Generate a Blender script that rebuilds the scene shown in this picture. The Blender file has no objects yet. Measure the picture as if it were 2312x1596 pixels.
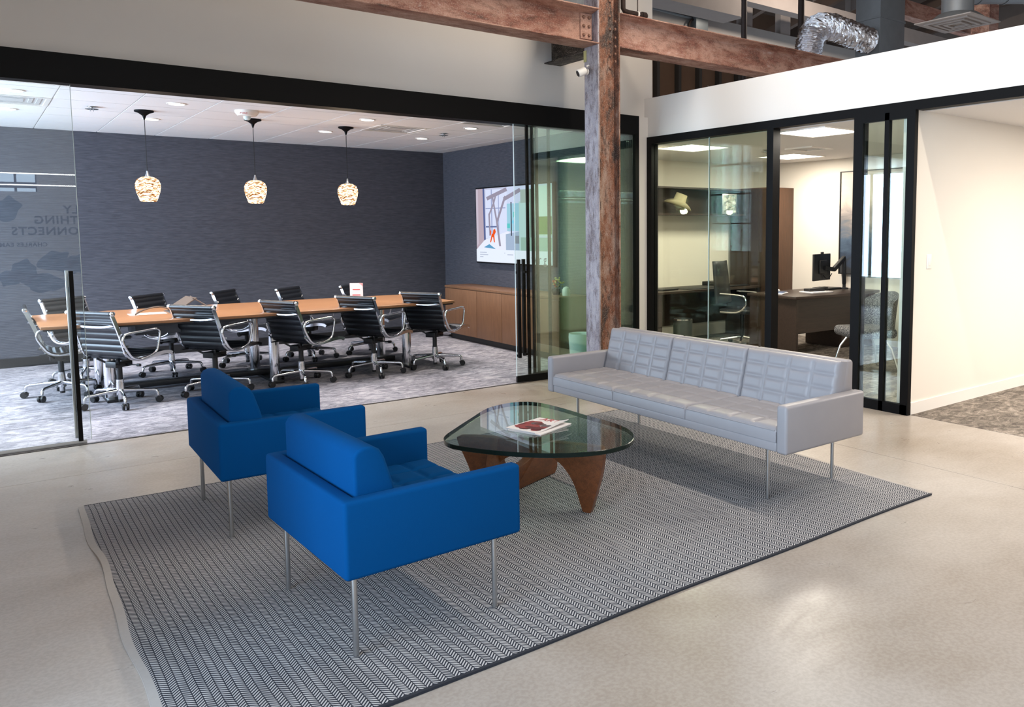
import bpy, bmesh, math, random
from mathutils import Vector, Matrix
R = math.radians
random.seed(7)
scene = bpy.context.scene
C = scene.collection
W, H = 2312, 1596

# ------------------------------------------------------------------ camera
cam_d = bpy.data.cameras.new('camera'); cam = bpy.data.objects.new('camera', cam_d); C.objects.link(cam)
F_PX, YAW, PITCH, ROLL, CX, CY, CAM_H = 1826.1, 0.67373, -0.08756, -0.00435, 1390.17, 678.32, 1.55
fw = Vector((math.sin(YAW)*math.cos(PITCH), math.cos(YAW)*math.cos(PITCH), math.sin(PITCH)))
rt0 = Vector((math.cos(YAW), -math.sin(YAW), 0)); up0 = rt0.cross(fw)
rt = math.cos(ROLL)*rt0 + math.sin(ROLL)*up0
up = -math.sin(ROLL)*rt0 + math.cos(ROLL)*up0
m = Matrix((rt, up, -fw)).transposed().to_4x4(); m.translation = (0, 0, CAM_H)
cam.matrix_world = m
cam_d.sensor_fit = 'HORIZONTAL'; cam_d.sensor_width = 36.0; cam_d.lens = F_PX/W*36.0
cam_d.shift_x = -(CX - W/2)/W; cam_d.shift_y = (CY - H/2)/W
cam_d.clip_start = 0.05; cam_d.clip_end = 200
scene.camera = cam

# ------------------------------------------------------------------ world, view, daylight
vs = scene.view_settings
vs.view_transform = 'Standard'; vs.look = 'None'; vs.gamma = 1.0; vs.use_curve_mapping = False
vs.exposure = 0.2
scene.cycles.max_bounces = 10; scene.cycles.diffuse_bounces = 4; scene.cycles.glossy_bounces = 5
scene.cycles.transparent_max_bounces = 40; scene.cycles.transmission_bounces = 6
scene.cycles.caustics_reflective = False; scene.cycles.caustics_refractive = False
scene.cycles.sample_clamp_indirect = 6.0
scene.cycles.use_denoising = True
wd = bpy.data.worlds.new('world'); scene.world = wd; wd.use_nodes = True
wd.node_tree.nodes['Background'].inputs[0].default_value = (0.72, 0.84, 1.0, 1)
wd.node_tree.nodes['Background'].inputs[1].default_value = 1.0

def area(name, loc, rot, sx, sy, watts, col=(1, 1, 1), spread=180):
    d = bpy.data.lights.new(name, 'AREA'); d.shape = 'RECTANGLE'; d.size = sx; d.size_y = sy
    d.energy = watts; d.color = col; d.spread = R(spread)
    o = bpy.data.objects.new(name, d); C.objects.link(o); o.location = loc; o.rotation_euler = rot
    return o
XL, YB, ZR = -4.2, -4.0, 6.7            # window wall, quote wall, hall roof
DAY = (0.60, 0.79, 1.0)
WIN_LEFT = [(-2.4, -0.8), (-0.5, 1.1), (1.4, 3.0)]
for i, (a, b) in enumerate(WIN_LEFT):    # daylight behind the factory windows of the long wall
    area('daylight', (XL-0.35, (a+b)/2, 2.5), (0, R(-90), 0), 3.2, b-a, 330, DAY)
for a, b in [(-3.6, 1.03)]:              # clerestory over the quote
    area('daylight', ((a+b)/2, YB-0.35, 2.43), (R(90), 0, 0), b-a, 0.4, 25, DAY)

area('daylight', (-2.55, 9.25, 1.6), (0, R(-90), 0), 2.1, 3.7, 420, DAY)   # window at the end of the conference room

# ------------------------------------------------------------------ helpers
def S(r, g, b):
    f = lambda c: (c/255/12.92) if c/255 <= .04045 else ((c/255+.055)/1.055)**2.4
    return (f(r), f(g), f(b))
class MB:
    def __init__(s): s.v = []; s.f = []; s.mi = []; s.cur = 0
    def add(s, vs_, fs):
        o = len(s.v); s.v += [Vector(q) for q in vs_]; s.f += [tuple(i+o for i in q) for q in fs]; s.mi += [s.cur]*len(fs); return s
    def box(s, x0, x1, y0, y1, z0, z1):
        return s.add([(x, y, z) for x in (x0, x1) for y in (y0, y1) for z in (z0, z1)],
                     [(0,1,3,2), (4,6,7,5), (0,4,5,1), (2,3,7,6), (0,2,6,4), (1,5,7,3)])
    def obox(s, c, size, M):
        c = Vector(c); a, b, d = [q/2 for q in size]
        vs_ = [c + M @ Vector((x, y, z)) for x in (-a, a) for y in (-b, b) for z in (-d, d)]
        return s.add(vs_, [(0,1,3,2), (4,6,7,5), (0,4,5,1), (2,3,7,6), (0,2,6,4), (1,5,7,3)])
    def bar(s, p, q, w, h, upv=(0, 0, 1)):
        p, q = Vector(p), Vector(q); d = q-p; L = d.length; z = d.normalized()
        u = Vector(upv); x = u.cross(z)
        if x.length < 1e-5: x = Vector((1, 0, 0)).cross(z)
        x.normalize(); y = z.cross(x)
        M = Matrix((x, y, z)).transposed()
        return s.obox((p+q)/2, (w, h, L), M)
    def prism(s, poly, a, b, fn):
        """poly: 2-D outline; fn(p, q, t) -> point; extruded t from a to b"""
        n = len(poly)
        vs_ = [fn(p, q, a) for p, q in poly] + [fn(p, q, b) for p, q in poly]
        return s.add(vs_, [tuple(range(n))[::-1], tuple(range(n, 2*n))] + [(i, (i+1) % n, n+(i+1) % n, n+i) for i in range(n)])
    def tube(s, pts, r, n=10, closed=False, flat=1.0, caps=True):
        pts = [Vector(p) for p in pts]; k = len(pts)
        rs = r if isinstance(r, (list, tuple)) else [r]*k
        t0 = None; rings = []
        for i, p in enumerate(pts):
            if closed: d = pts[(i+1) % k]-pts[i-1]
            else: d = pts[min(i+1, k-1)]-pts[max(i-1, 0)]
            d.normalize()
            if t0 is None:
                x = d.cross(Vector((0, 0, 1)))
                if x.length < 1e-3: x = d.cross(Vector((1, 0, 0)))
                x.normalize()
            else:
                x = x - d*x.dot(d); x.normalize()
            t0 = d; y = d.cross(x)
            rings.append([p + rs[i]*(math.cos(2*math.pi*j/n)*x*flat + math.sin(2*math.pi*j/n)*y) for j in range(n)])
        vs_ = [q for rg in rings for q in rg]; fs = []
        for i in range(k if closed else k-1):
            a, b = i*n, ((i+1) % k)*n
            fs += [(a+j, a+(j+1) % n, b+(j+1) % n, b+j) for j in range(n)]
        if caps and not closed: fs += [tuple(range(n))[::-1], tuple(range((k-1)*n, k*n))]
        return s.add(vs_, fs)
    def lathe(s, prof, n=24, c=(0, 0, 0), M=None, cap=True):
        c = Vector(c); M = M or Matrix.Identity(3)
        vs_ = [c + M @ Vector((r*math.cos(2*math.pi*j/n), r*math.sin(2*math.pi*j/n), z)) for r, z in prof for j in range(n)]
        fs = []
        for i in range(len(prof)-1):
            a, b = i*n, (i+1)*n
            fs += [(a+j, a+(j+1) % n, b+(j+1) % n, b+j) for j in range(n)]
        if cap:
            if prof[0][0] > 1e-5: fs.append(tuple(range(n))[::-1])
            if prof[-1][0] > 1e-5: fs.append(tuple(range((len(prof)-1)*n, len(prof)*n)))
        return s.add(vs_, fs)
    def grid(s, fn, nu, nv):
        vs_ = [fn(i/nu, j/nv) for i in range(nu+1) for j in range(nv+1)]
        fs = [(i*(nv+1)+j, (i+1)*(nv+1)+j, (i+1)*(nv+1)+j+1, i*(nv+1)+j+1) for i in range(nu) for j in range(nv)]
        return s.add(vs_, fs)
    def build(s, name, mat, parent=None, smooth=False, bevel=0, seg=3, world=False, sharp=35):
        me = bpy.data.meshes.new(name)
        off = parent.location if (parent is not None and world) else Vector((0, 0, 0))
        me.from_pydata([tuple(q-off) for q in s.v], [], s.f)
        mats = mat if isinstance(mat, (list, tuple)) else [mat]
        for mm in mats: me.materials.append(mm)
        if len(mats) > 1: me.polygons.foreach_set('material_index', s.mi)
        bm = bmesh.new(); bm.from_mesh(me)
        bmesh.ops.remove_doubles(bm, verts=bm.verts, dist=1e-5)
        bmesh.ops.recalc_face_normals(bm, faces=bm.faces)
        if smooth:
            for fc in bm.faces: fc.smooth = True
            for e in bm.edges:
                if len(e.link_faces) == 2 and e.calc_face_angle(0) > R(sharp): e.smooth = False
        bm.to_mesh(me); bm.free(); me.update()
        o = bpy.data.objects.new(name, me); C.objects.link(o)
        if parent is not None: o.parent = parent
        if bevel:
            md = o.modifiers.new('bevel', 'BEVEL'); md.width = bevel; md.segments = seg; md.limit_method = 'ANGLE'; md.angle_limit = R(40)
            for p in me.polygons: p.use_smooth = True
        return o
def tag(o, label, cat, group=None, kind=None):
    o['label'] = label; o['category'] = cat
    if group: o['group'] = group
    if kind: o['kind'] = kind
    return o
def thing(name, label, cat, loc=(0, 0, 0), rotz=0, group=None):
    o = bpy.data.objects.new(name, None); C.objects.link(o); o.empty_display_size = .1
    o.location = loc; o.rotation_euler = (0, 0, rotz)
    return tag(o, label, cat, group)
def struct(o, label, cat):
    o['kind'] = 'structure'; o['label'] = label; o['category'] = cat; return o
def dup(root, loc, rotz=0, label=None):
    r = root.copy(); C.objects.link(r); r.location = loc; r.rotation_euler = (0, 0, rotz)
    if label: r['label'] = label
    for ch in list(root.children):
        c = ch.copy(); C.objects.link(c); c.parent = r
        for g in list(ch.children):
            d = g.copy(); C.objects.link(d); d.parent = c
    return r
def box(name, mat, x0, x1, y0, y1, z0, z1, parent=None, bevel=0, seg=3):
    return MB().box(x0, x1, y0, y1, z0, z1).build(name, mat, parent, bevel=bevel, seg=seg, world=True)
def spline(pts, n=8, closed=True):
    pts = [Vector(p) for p in pts]; k = len(pts); out = []
    for i in range(k if closed else k-1):
        p0 = pts[(i-1) % k] if closed or i > 0 else pts[0]; p1 = pts[i]; p2 = pts[(i+1) % k]
        p3 = pts[(i+2) % k] if closed or i+2 < k else pts[-1]
        for j in range(n):
            t = j/n
            out.append(.5*((2*p1)+(p2-p0)*t+(2*p0-5*p1+4*p2-p3)*t*t+(3*p1-p0-3*p2+p3)*t**3))
    if not closed: out.append(pts[-1])
    return out
def text_mesh(body, size, M, mat, name, parent=None, thick=0.001, align='CENTER', spacing=1.0, bold=0.0):
    cu = bpy.data.curves.new(name, 'FONT'); cu.body = body; cu.size = size; cu.extrude = thick
    cu.align_x = align; cu.offset = bold; cu.space_character = spacing; cu.resolution_u = 3
    tmp = bpy.data.objects.new('tmp', cu); C.objects.link(tmp)
    bpy.context.view_layer.update()
    me = bpy.data.meshes.new_from_object(tmp.evaluated_get(bpy.context.evaluated_depsgraph_get()))
    bpy.data.objects.remove(tmp)
    if parent is not None: M = Matrix.Translation(-parent.location) @ M
    me.transform(M); me.name = name
    me.materials.clear(); me.materials.append(mat)
    o = bpy.data.objects.new(name, me); C.objects.link(o)
    if parent is not None: o.parent = parent
    return o

# ------------------------------------------------------------------ materials
class NT:
    def __init__(s, name):
        s.m = bpy.data.materials.new(name); s.m.use_nodes = True; s.t = s.m.node_tree; s.n = s.t.nodes
        s.out = s.n['Material Output']; s.p = s.n['Principled BSDF']
    def new(s, ty, **kw):
        n = s.n.new(ty)
        for k, v in kw.items(): setattr(n, k, v)
        return n
    def link(s, a, b): s.t.links.new(a, b)
    def math(s, op, a, b=None, c=None):
        n = s.new('ShaderNodeMath', operation=op)
        for i, q in enumerate((a, b, c)):
            if q is None: continue
            if isinstance(q, (int, float)): n.inputs[i].default_value = q
            else: s.link(q, n.inputs[i])
        return n.outputs[0]
    def coord(s, scale=(1, 1, 1), kind='Object'):
        tc = s.new('ShaderNodeTexCoord'); mp = s.new('ShaderNodeMapping'); mp.inputs['Scale'].default_value = scale
        s.link(tc.outputs[kind], mp.inputs['Vector']); return mp.outputs[0]
    def noise(s, vec, scale, detail=4, rough=.55, dist=0):
        n = s.new('ShaderNodeTexNoise'); n.inputs['Scale'].default_value = scale; n.inputs['Detail'].default_value = detail
        n.inputs['Roughness'].default_value = rough; n.inputs['Distortion'].default_value = dist
        s.link(vec, n.inputs['Vector']); return n.outputs['Fac']
    def ramp(s, fac, stops):
        r = s.new('ShaderNodeValToRGB'); e = r.color_ramp.elements
        while len(e) < len(stops): e.new(.5)
        for i, (p, c) in enumerate(stops): e[i].position = p; e[i].color = (*c, 1)
        s.link(fac, r.inputs[0]); return r.outputs[0]
    def mix(s, fac, a, b, blend='MIX'):
        n = s.new('ShaderNodeMix', data_type='RGBA', blend_type=blend)
        for idx, q in ((0, fac), (6, a), (7, b)):
            if isinstance(q, (int, float)): n.inputs[idx].default_value = q
            elif isinstance(q, tuple): n.inputs[idx].default_value = (*q, 1)
            else: s.link(q, n.inputs[idx])
        return n.outputs[2]
    def bump(s, h, strength=.3, dist=.002):
        b = s.new('ShaderNodeBump'); b.inputs['Strength'].default_value = strength; b.inputs['Distance'].default_value = dist
        s.link(h, b.inputs['Height']); s.link(b.outputs[0], s.p.inputs['Normal'])
    def col(s, c):
        if isinstance(c, tuple): s.p.inputs['Base Color'].default_value = (*c, 1)
        else: s.link(c, s.p.inputs['Base Color'])
    def set(s, rough=None, metal=None, spec=None, sheen=None):
        if rough is not None: s.p.inputs['Roughness'].default_value = rough
        if metal is not None: s.p.inputs['Metallic'].default_value = metal
        if spec is not None: s.p.inputs['Specular IOR Level'].default_value = spec
        if sheen is not None: s.p.inputs['Sheen Weight'].default_value = sheen
def plain(name, c, rough=.5, metal=0, spec=.5, noise=0, nscale=8, bump=0, bscale=200):
    t = NT(name); t.set(rough, metal, spec)
    if noise:
        f = t.noise(t.coord(), nscale)
        t.col(t.mix(f, tuple(max(0, q*(1-noise)) for q in c), tuple(min(1, q*(1+noise)) for q in c)))
    else: t.col(c)
    if bump: t.bump(t.noise(t.coord(), bscale, 2), bump, .001)
    return t.m
def wood(name, c1, c2, axis=0, rough=.4, scale=1.0, spec=.4):
    t = NT(name); t.set(rough, 0, spec)
    sc = [14.0*scale]*3; sc[axis] = 0.9*scale
    f = t.noise(t.coord(tuple(sc)), 3.0, 6, .6, .6)
    sc2 = [90.0*scale]*3; sc2[axis] = 3.0*scale
    g = t.noise(t.coord(tuple(sc2)), 3.0, 3)
    c = t.ramp(f, [(.3, c1), (.7, c2)])
    t.col(t.mix(.35, c, t.ramp(g, [(.35, tuple(q*.55 for q in c1)), (.65, c2)]), 'MIX'))
    t.bump(g, .08, .0005)
    return t.m
def glass(name, tint, refl=1.0):
    t = NT(name); t.n.remove(t.p)
    geo = t.new('ShaderNodeNewGeometry'); mr = t.new('ShaderNodeMapRange')
    t.link(geo.outputs['Backfacing'], mr.inputs[0]); mr.inputs[3].default_value = 1.5; mr.inputs[4].default_value = 1/1.5
    fr = t.new('ShaderNodeFresnel'); t.link(mr.outputs[0], fr.inputs[0])
    tr = t.new('ShaderNodeBsdfTransparent'); tr.inputs[0].default_value = (*tint, 1)
    gl = t.new('ShaderNodeBsdfGlossy'); gl.inputs['Roughness'].default_value = 0.0; gl.inputs[0].default_value = (refl,)*3+(1,)
    mx = t.new('ShaderNodeMixShader'); t.link(fr.outputs[0], mx.inputs[0]); t.link(tr.outputs[0], mx.inputs[1]); t.link(gl.outputs[0], mx.inputs[2])
    t.link(mx.outputs[0], t.out.inputs[0]); return t.m
def emit(name, c, strength):
    t = NT(name); t.n.remove(t.p); e = t.new('ShaderNodeEmission'); e.inputs[0].default_value = (*c, 1); e.inputs[1].default_value = strength
    t.link(e.outputs[0], t.out.inputs[0]); return t.m

M_white = plain('paint_white', S(224, 219, 214), .6, noise=.015, nscale=1.5)
M_beige = plain('paint_warm_white', S(232, 224, 212), .6, noise=.015, nscale=1.5)
M_trimw = plain('trim_white', S(238, 232, 224), .4)
M_black = plain('black_aluminium', S(11, 10, 11), .5, 0, .12)
M_ceil = plain('ceiling_tile', S(234, 232, 231), .85, noise=.03, nscale=60, bump=.15, bscale=250)
M_tbar = plain('ceiling_grid', S(196, 194, 192), .6)
M_chrome = plain('polished_aluminium', (.78, .79, .82), .12, 1)
M_steel = plain('brushed_steel', (.50, .50, .50), .3, 1)
M_blackpl = plain('black_plastic', S(18, 18, 20), .42)
M_leather = plain('black_leather', S(18, 21, 27), .34, 0, .55, bump=.12, bscale=400)
M_galv = plain('galvanised_duct', S(124, 124, 124), .45, .35, noise=.12, nscale=9)
M_glass = glass('clear_glass', (.955, .975, .97))
M_gglass = glass('green_glass', (.945, .985, .962))
M_oglass = glass('office_glass', (.88, .925, .86))
M_tglass = glass('table_glass', (.80, .90, .865))
M_gedge = plain('glass_edge', (.002, .010, .008), .2, 0, .25)
M_gedgel = plain('glass_edge_bright', (.70, .80, .80), .2)

def concrete():
    t = NT('polished_concrete'); v = t.coord()
    a = t.noise(v, .55, 5, .6, .4); b = t.noise(t.coord((1, 2.2, 1)), 2.4, 6, .65, .8); c = t.noise(v, 60, 3)
    base = t.ramp(a, [(.33, S(138, 124, 110)), (.50, S(168, 159, 151)), (.66, S(184, 177, 171))])
    base = t.mix(t.math('MULTIPLY', b, .42), base, S(150, 137, 124))
    base = t.mix(.10, base, t.ramp(c, [(.4, S(150, 140, 130)), (.6, S(230, 225, 218))]))
    t.col(base)
    t.link(t.ramp(b, [(.3, (.26,)*3), (.75, (.42,)*3)]), t.p.inputs['Roughness'])
    t.bump(c, .03, .0005); t.set(spec=.5); return t.m
M_conc = concrete()
def carpet(name, dark, mid, light):
    t = NT(name); t.set(.95, 0, .1)
    v = t.coord((1, 1.9, 1)); a = t.noise(v, 6.5, 8, .72, 1.2); b = t.noise(t.coord(), 1.1, 4, .6, .5); g = t.noise(t.coord(), 160, 2)
    fac = t.math('ADD', t.math('MULTIPLY', a, .75), t.math('MULTIPLY', b, .25))
    c = t.ramp(fac, [(.40, dark), (.5, mid), (.60, light)])
    t.col(t.mix(.25, c, t.ramp(g, [(.3, tuple(q*.4 for q in dark)), (.7, light)])))
    t.bump(g, .5, .003); return t.m
M_carpet = carpet('carpet_grey', S(96, 95, 103), S(146, 143, 151), S(192, 186, 190))
M_carpet2 = carpet('carpet_taupe', S(70, 65, 62), S(120, 112, 104), S(172, 161, 150))
def wallpaper():
    t = NT('slate_wallcovering'); t.set(.75, 0, .25)
    a = t.noise(t.coord((9, 9, 90)), 1.0, 4, .6, .2); b = t.noise(t.coord((1, 1, 1)), .8, 2)
    w = t.new('ShaderNodeTexWave', wave_type='BANDS', bands_direction='Z'); w.inputs['Scale'].default_value = 17; w.inputs['Distortion'].default_value = 1.4
    w.inputs['Detail'].default_value = 2; t.link(t.coord((1.2, 1.2, 1)), w.inputs[0])
    c = t.ramp(a, [(.3, S(65, 66, 74)), (.7, S(87, 88, 96))])
    t.col(t.mix(t.math('MULTIPLY', w.outputs[1], .35), c, S(58, 59, 67)))
    t.bump(w.outputs[1], .4, .003); return t.m
M_slate = wallpaper()
def fabric(name, c, sheen=.25):
    t = NT(name); t.set(.95, 0, .06, sheen)
    g = t.noise(t.coord(), 420, 2); b = t.noise(t.coord(), 5, 3)
    t.col(t.mix(t.math('MULTIPLY', g, .35), c, tuple(q*.72 for q in c)))
    t.bump(g, .25, .0012); return t.m
M_blue = fabric('blue_wool', (.001, .060, .205), .0)
def sofa_leather():
    t = NT('grey_leather'); t.set(.42, 0, .45)
    g = t.noise(t.coord(), 260, 3); b = t.noise(t.coord(), 4, 3)
    t.col(t.mix(b, S(142, 138, 141), S(154, 150, 152))); t.bump(g, .12, .0008); return t.m
M_sofa = sofa_leather()
M_honey = wood('honey_oak', S(146, 101, 69), S(164, 119, 83), 0, .33)
M_cred = wood('walnut_veneer', S(118, 84, 61), S(138, 101, 75), 2, .42)
M_walnut = wood('walnut_base', S(86, 48, 27), S(128, 76, 43), 0, .34)
M_espr = wood('espresso_laminate', S(44, 34, 29), S(62, 48, 40), 0, .38)
M_espr_lit = wood('espresso_lit_side', S(70, 47, 33), S(92, 62, 42), 2, .42)  # lighter espresso: the cabinet's lit face put into the colour
def rusty(name, c_red, c_tan, c_dark, axis, bias=.5, patch=.8):
    t = NT(name); t.set(.62, .1, .4)
    sc = [3.0]*3; sc[axis] = 1.3
    a = t.noise(t.coord(tuple(sc)), 1.5, 7, .7, .4)
    sc = [16.0]*3; sc[axis] = 5.0
    b = t.noise(t.coord(tuple(sc)), 1.3, 8, .78, .25); g = t.noise(t.coord(), 95, 5, .75)
    c = t.ramp(a, [(bias-.15, c_dark), (bias-.05, c_red), (bias+.08, c_tan)])
    c = t.mix(t.ramp(b, [(.50, (0,)*3), (.60, (patch,)*3)]), c, c_dark)
    c = t.mix(t.ramp(b, [(.34, (.55,)*3), (.42, (0,)*3)]), c, S(196, 180, 172))
    c = t.mix(t.ramp(g, [(.52, (0,)*3), (.66, (.45,)*3)]), c, S(205, 184, 170))
    c = t.mix(t.ramp(g, [(.32, (.5,)*3), (.44, (0,)*3)]), c, c_dark)
    t.col(c); t.link(t.ramp(b, [(.3, (.4,)*3), (.7, (.75,)*3)]), t.p.inputs['Roughness'])
    t.bump(g, .35, .004); return t.m
M_rustb = rusty('beam_old_paint', S(138, 88, 72), S(174, 134, 117), S(88, 60, 50), 0, .47, .45)
M_rustc = rusty('column_old_paint', S(132, 84, 60), S(164, 140, 126), S(60, 49, 45), 2, .53)
M_colgrey = rusty('column_grey_flange', S(140, 132, 138), S(166, 160, 166), S(98, 86, 88), 2, .48)
M_peel = rusty('peeled_black_paint', S(46, 40, 36), S(120, 112, 100), S(22, 20, 19), 1, .55)

# ------------------------------------------------------------------ setting
YG, XO = 6.982, 6.048                    # conference glass line, office front
XR, YW, ZC = 5.777, 11.48, 2.73          # conference side wall, back wall, ceiling
ZO = 2.50                                # office ceiling
fl = struct(box('floor', plain('joint_filler', S(96, 88, 80), .8), XL, XO, YB, YG, -.12, -.006), 'polished beige concrete floor of the lounge with saw-cut joints', 'floor')
for xa, xb in ((XL, 4.818), (4.822, XO)):
    for ya, yb in ((YB, 6.098), (6.102, YG)):
        box('slab', M_conc, xa, xb, ya, yb, -.10, 0, fl)
struct(box('floor_conference', M_carpet, -2.2, XR+.02, YG, YW+.02, -.12, .002), 'grey mottled carpet of the conference room', 'floor')
struct(box('floor_office', M_carpet2, XO, 12.0, 3.60, 8.5, -.12, .002), 'taupe mottled carpet inside the glazed office', 'floor')
struct(box('floor_corridor', M_carpet2, XO, 12.0, YB, 3.60, -.12, .002), 'taupe mottled carpet of the room beyond the white wall with the switch', 'floor')
struct(box('wall_header', M_white, XL, 6.168, YG+.06, YG+.18, 2.80, ZR+.05), 'tall white wall above the conference room glass', 'wall')
struct(box('wall_corner', M_white, 5.867, 6.168, YG, YG+.18, 0, 2.80), 'narrow white wall strip between conference glass and office frame', 'wall')
struct(box('wall_back', M_slate, -2.2, XR+.1, YW, YW+.12, 0, ZC+.1), 'dark slate textured wall behind the conference table', 'wall')
struct(box('wall_right', M_slate, XR, XR+.09, YG+.18, YW, 0, ZC+.1), 'dark slate textured wall behind the television', 'wall')
we = MB().box(-2.3, -2.2, YG, 7.4, 0, ZC+.1).box(-2.3, -2.2, 11.1, YW, 0, ZC+.1).box(-2.3, -2.2, 7.4, 11.1, 0, .55).box(-2.3, -2.2, 7.4, 11.1, 2.65, ZC+.1)
we = struct(we.build('wall_conference_end', M_white), 'windowed end wall of the conference room', 'wall')
for k in range(6): box('mullion', M_black, -2.28, -2.22, 7.4+.74*k-.02, 7.4+.74*k+.02, .55, 2.65, we)
struct(box('wall_shading', M_white, -.72, -.60, 3.0, YG-.06, 0, ZR), 'unseen white wall added to shade the left of the lounge from the windows', 'wall')  # unseen wall added to keep window light off the left side
struct(box('baseboard_back', M_blackpl, -2.2, XR, YW-.012, YW, 0, .11), 'dark rubber baseboard along the slate back wall', 'baseboard')
struct(box('baseboard_right', M_blackpl, XR-.012, XR, YG+.2, YW-.012, 0, .11), 'dark rubber baseboard below the television wall', 'baseboard')
ce = struct(box('ceiling_conference', M_tbar, -2.2, XR+.05, YG+.18, YW+.02, ZC+.006, ZC+.1), 'white acoustic tile ceiling of the conference room', 'ceiling')
tile0 = None
gx = [.66+.61*k for k in range(-5, 9)]; gy = [8.82+.61*k for k in range(-3, 5)]
gx = [-2.2]+[q for q in gx if -2.2 < q < XR-.05]+[XR]; gy = [YG+.18]+[q for q in gy if YG+.25 < q < YW-.05]+[YW]
HOLES = {(3.71, 8.82), (.05, 8.82), (4.32, 7.60)}
def tile(xa, xb, ya, yb):
    global tile0
    full = abs(xb-xa-.61) < .004 and abs(yb-ya-.61) < .004
    c = ((xa+xb)/2, (ya+yb)/2, ZC)
    if full and tile0:
        o = bpy.data.objects.new('tile', tile0.data); C.objects.link(o); o.parent = ce
    else:
        hx, hy = (xb-xa)/2-.006, (yb-ya)/2-.006
        o = MB().box(-hx, hx, -hy, hy, 0, .02).build('tile', M_ceil, ce)
        if full: tile0 = o
    o.location = c
for i in range(len(gx)-1):
    for j in range(len(gy)-1):
        if any(abs(gx[i]-a) < .02 and abs(gy[j]-b) < .02 for a, b in HOLES): continue
        tile(gx[i], gx[i+1], gy[j], gy[j+1])

# office shell
struct(box('wall_office_front', M_white, XO, XO+.12, YB, YG+.06, 2.575, 3.010), 'bright white soffit wall above the office glazing', 'wall')
struct(box('wall_office_back', M_beige, 9.40, 9.52, 3.60, 8.52, 0, ZO+.2), 'cream office wall carrying the painting', 'wall')
struct(box('wall_office_left', M_beige, 6.168, 9.40, 8.40, 8.50, 0, ZO+.2), 'cream office wall behind the hutch shelf', 'wall')
struct(box('wall_office_side', M_beige, 5.90, XO, YG+.18, 8.50, 0, ZO+.2), 'cream wall between office and conference room', 'wall')
struct(box('wall_corridor', M_beige, XO, 12.0, 3.66, 3.78, 0, ZO+.05), 'warm white wall with light switch beside the sliding office door', 'wall')
struct(box('wall_corridor_end', M_beige, 12.0, 12.1, YB, 3.78, 0, ZO+.05), 'warm white end wall of the far room', 'wall')
struct(box('baseboard_corridor', M_trimw, XO, 12.0, 3.648, 3.66, 0, .10), 'white baseboard along the wall with the switch', 'baseboard')
struct(box('baseboard_office', M_trimw, 9.388, 9.40, 3.78, 7.6, 0, .10), 'white baseboard below the painting wall', 'baseboard')
struct(box('ceiling_office', M_ceil, XO+.12, 9.40, 3.78, 8.40, ZO, ZO+.06), 'cream ceiling of the glazed office', 'ceiling')
struct(box('ceiling_corridor', M_ceil, XO+.12, 12.0, YB, 3.66, ZO, ZO+.06), 'cream ceiling of the room beyond the white wall', 'ceiling')

# building shell outside the picture: window wall, quote wall, roof
wl = MB()
ys = [YB-.1]+[q for w_ in WIN_LEFT for q in w_]+[YG+.2]
for k in range(0, len(ys), 2): wl.box(XL-.2, XL, ys[k], ys[k+1], 0, ZR)
for a, b in WIN_LEFT: wl.box(XL-.2, XL, a, b, 0, .9); wl.box(XL-.2, XL, a, b, 4.1, ZR)
struct(wl.build('wall_windows', M_white), 'white masonry wall with tall factory windows', 'wall')
for i, (a, b) in enumerate(WIN_LEFT):
    wn = struct(box('window_%d' % (i+1), M_black, XL-.12, XL-.06, a, b, .9, .95), 'tall black steel factory window, number %s from the quote wall' % ('one', 'two', 'three')[i], 'window')
    for k in range(5): box('mullion', M_black, XL-.12, XL-.06, a+(b-a)*k/4-.02, a+(b-a)*k/4+.02, .9, 4.1, wn)
    for z in (1.7, 2.5, 3.3, 4.08): box('mullion', M_black, XL-.12, XL-.06, a, b, z-.02, z+.02, wn)
wq = MB()
wq.box(XL, 16, YB-.2, YB, 0, 2.27); wq.box(XL, 16, YB-.2, YB, 2.60, ZR+.05)
wq.box(1.03, 16, YB-.2, YB, 2.27, 2.60); wq.box(XL, -3.6, YB-.2, YB, 2.27, 2.60)
wqo = struct(wq.build('wall_quote', M_white), 'white wall with a lettered quotation and clerestory panes', 'wall')
for k in range(13): box('mullion', M_black, 1.03-.31*k-.018, 1.03-.31*k+.018, YB-.1, YB-.05, 2.27, 2.60, wqo)
box('mullion', M_black, -3.6, 1.03, YB-.1, YB-.05, 2.335, 2.44, wqo)
M_letter = plain('letter_grey', S(14, 15, 17), .7)
def qtext(b, xr, z, h):                 # first letter sits at the larger x; read while facing -Y
    M = Matrix.Translation((xr, YB+.004, z)) @ Matrix.Rotation(math.pi, 4, 'Z') @ Matrix.Rotation(R(90), 4, 'X')
    o = text_mesh(b, h, M, M_letter, 'lettering', wqo, .002, 'LEFT', 1.12, h*.022)
    return o
qtext('EVENTUALLY', 2.70, 1.89, .20); qtext('EVERYTHING', 2.24, 1.70, .20); qtext('CONNECTS', 1.77, 1.50, .20); qtext('CHARLES EAMES', 1.13, 1.29, .10)
M_map = plain('wall_graphic', S(96, 122, 138), .6)
def blob(cx, cz, rx, rz, seed):
    rnd = random.Random(seed); n = 14
    pts = spline([(cx+rx*(1+rnd.uniform(-.28, .28))*math.cos(2*math.pi*k/n), cz+rz*(1+rnd.uniform(-.28, .28))*math.sin(2*math.pi*k/n), 0) for k in range(n)], 4)
    MB().prism([(p.x, p.y) for p in pts], YB, YB+.003, lambda a, b, t: (a, t, b)).build('graphic', M_map, wqo)
for a in ((.55, 1.95, .24, .22, 1), (1.25, 1.0, .26, .2, 2), (1.62, .95, .2, .2, 3), (.75, .85, .22, .2, 4), (.55, .72, .2, .14, 5), (1.05, .62, .3, .16, 6)): blob(*a)
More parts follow.
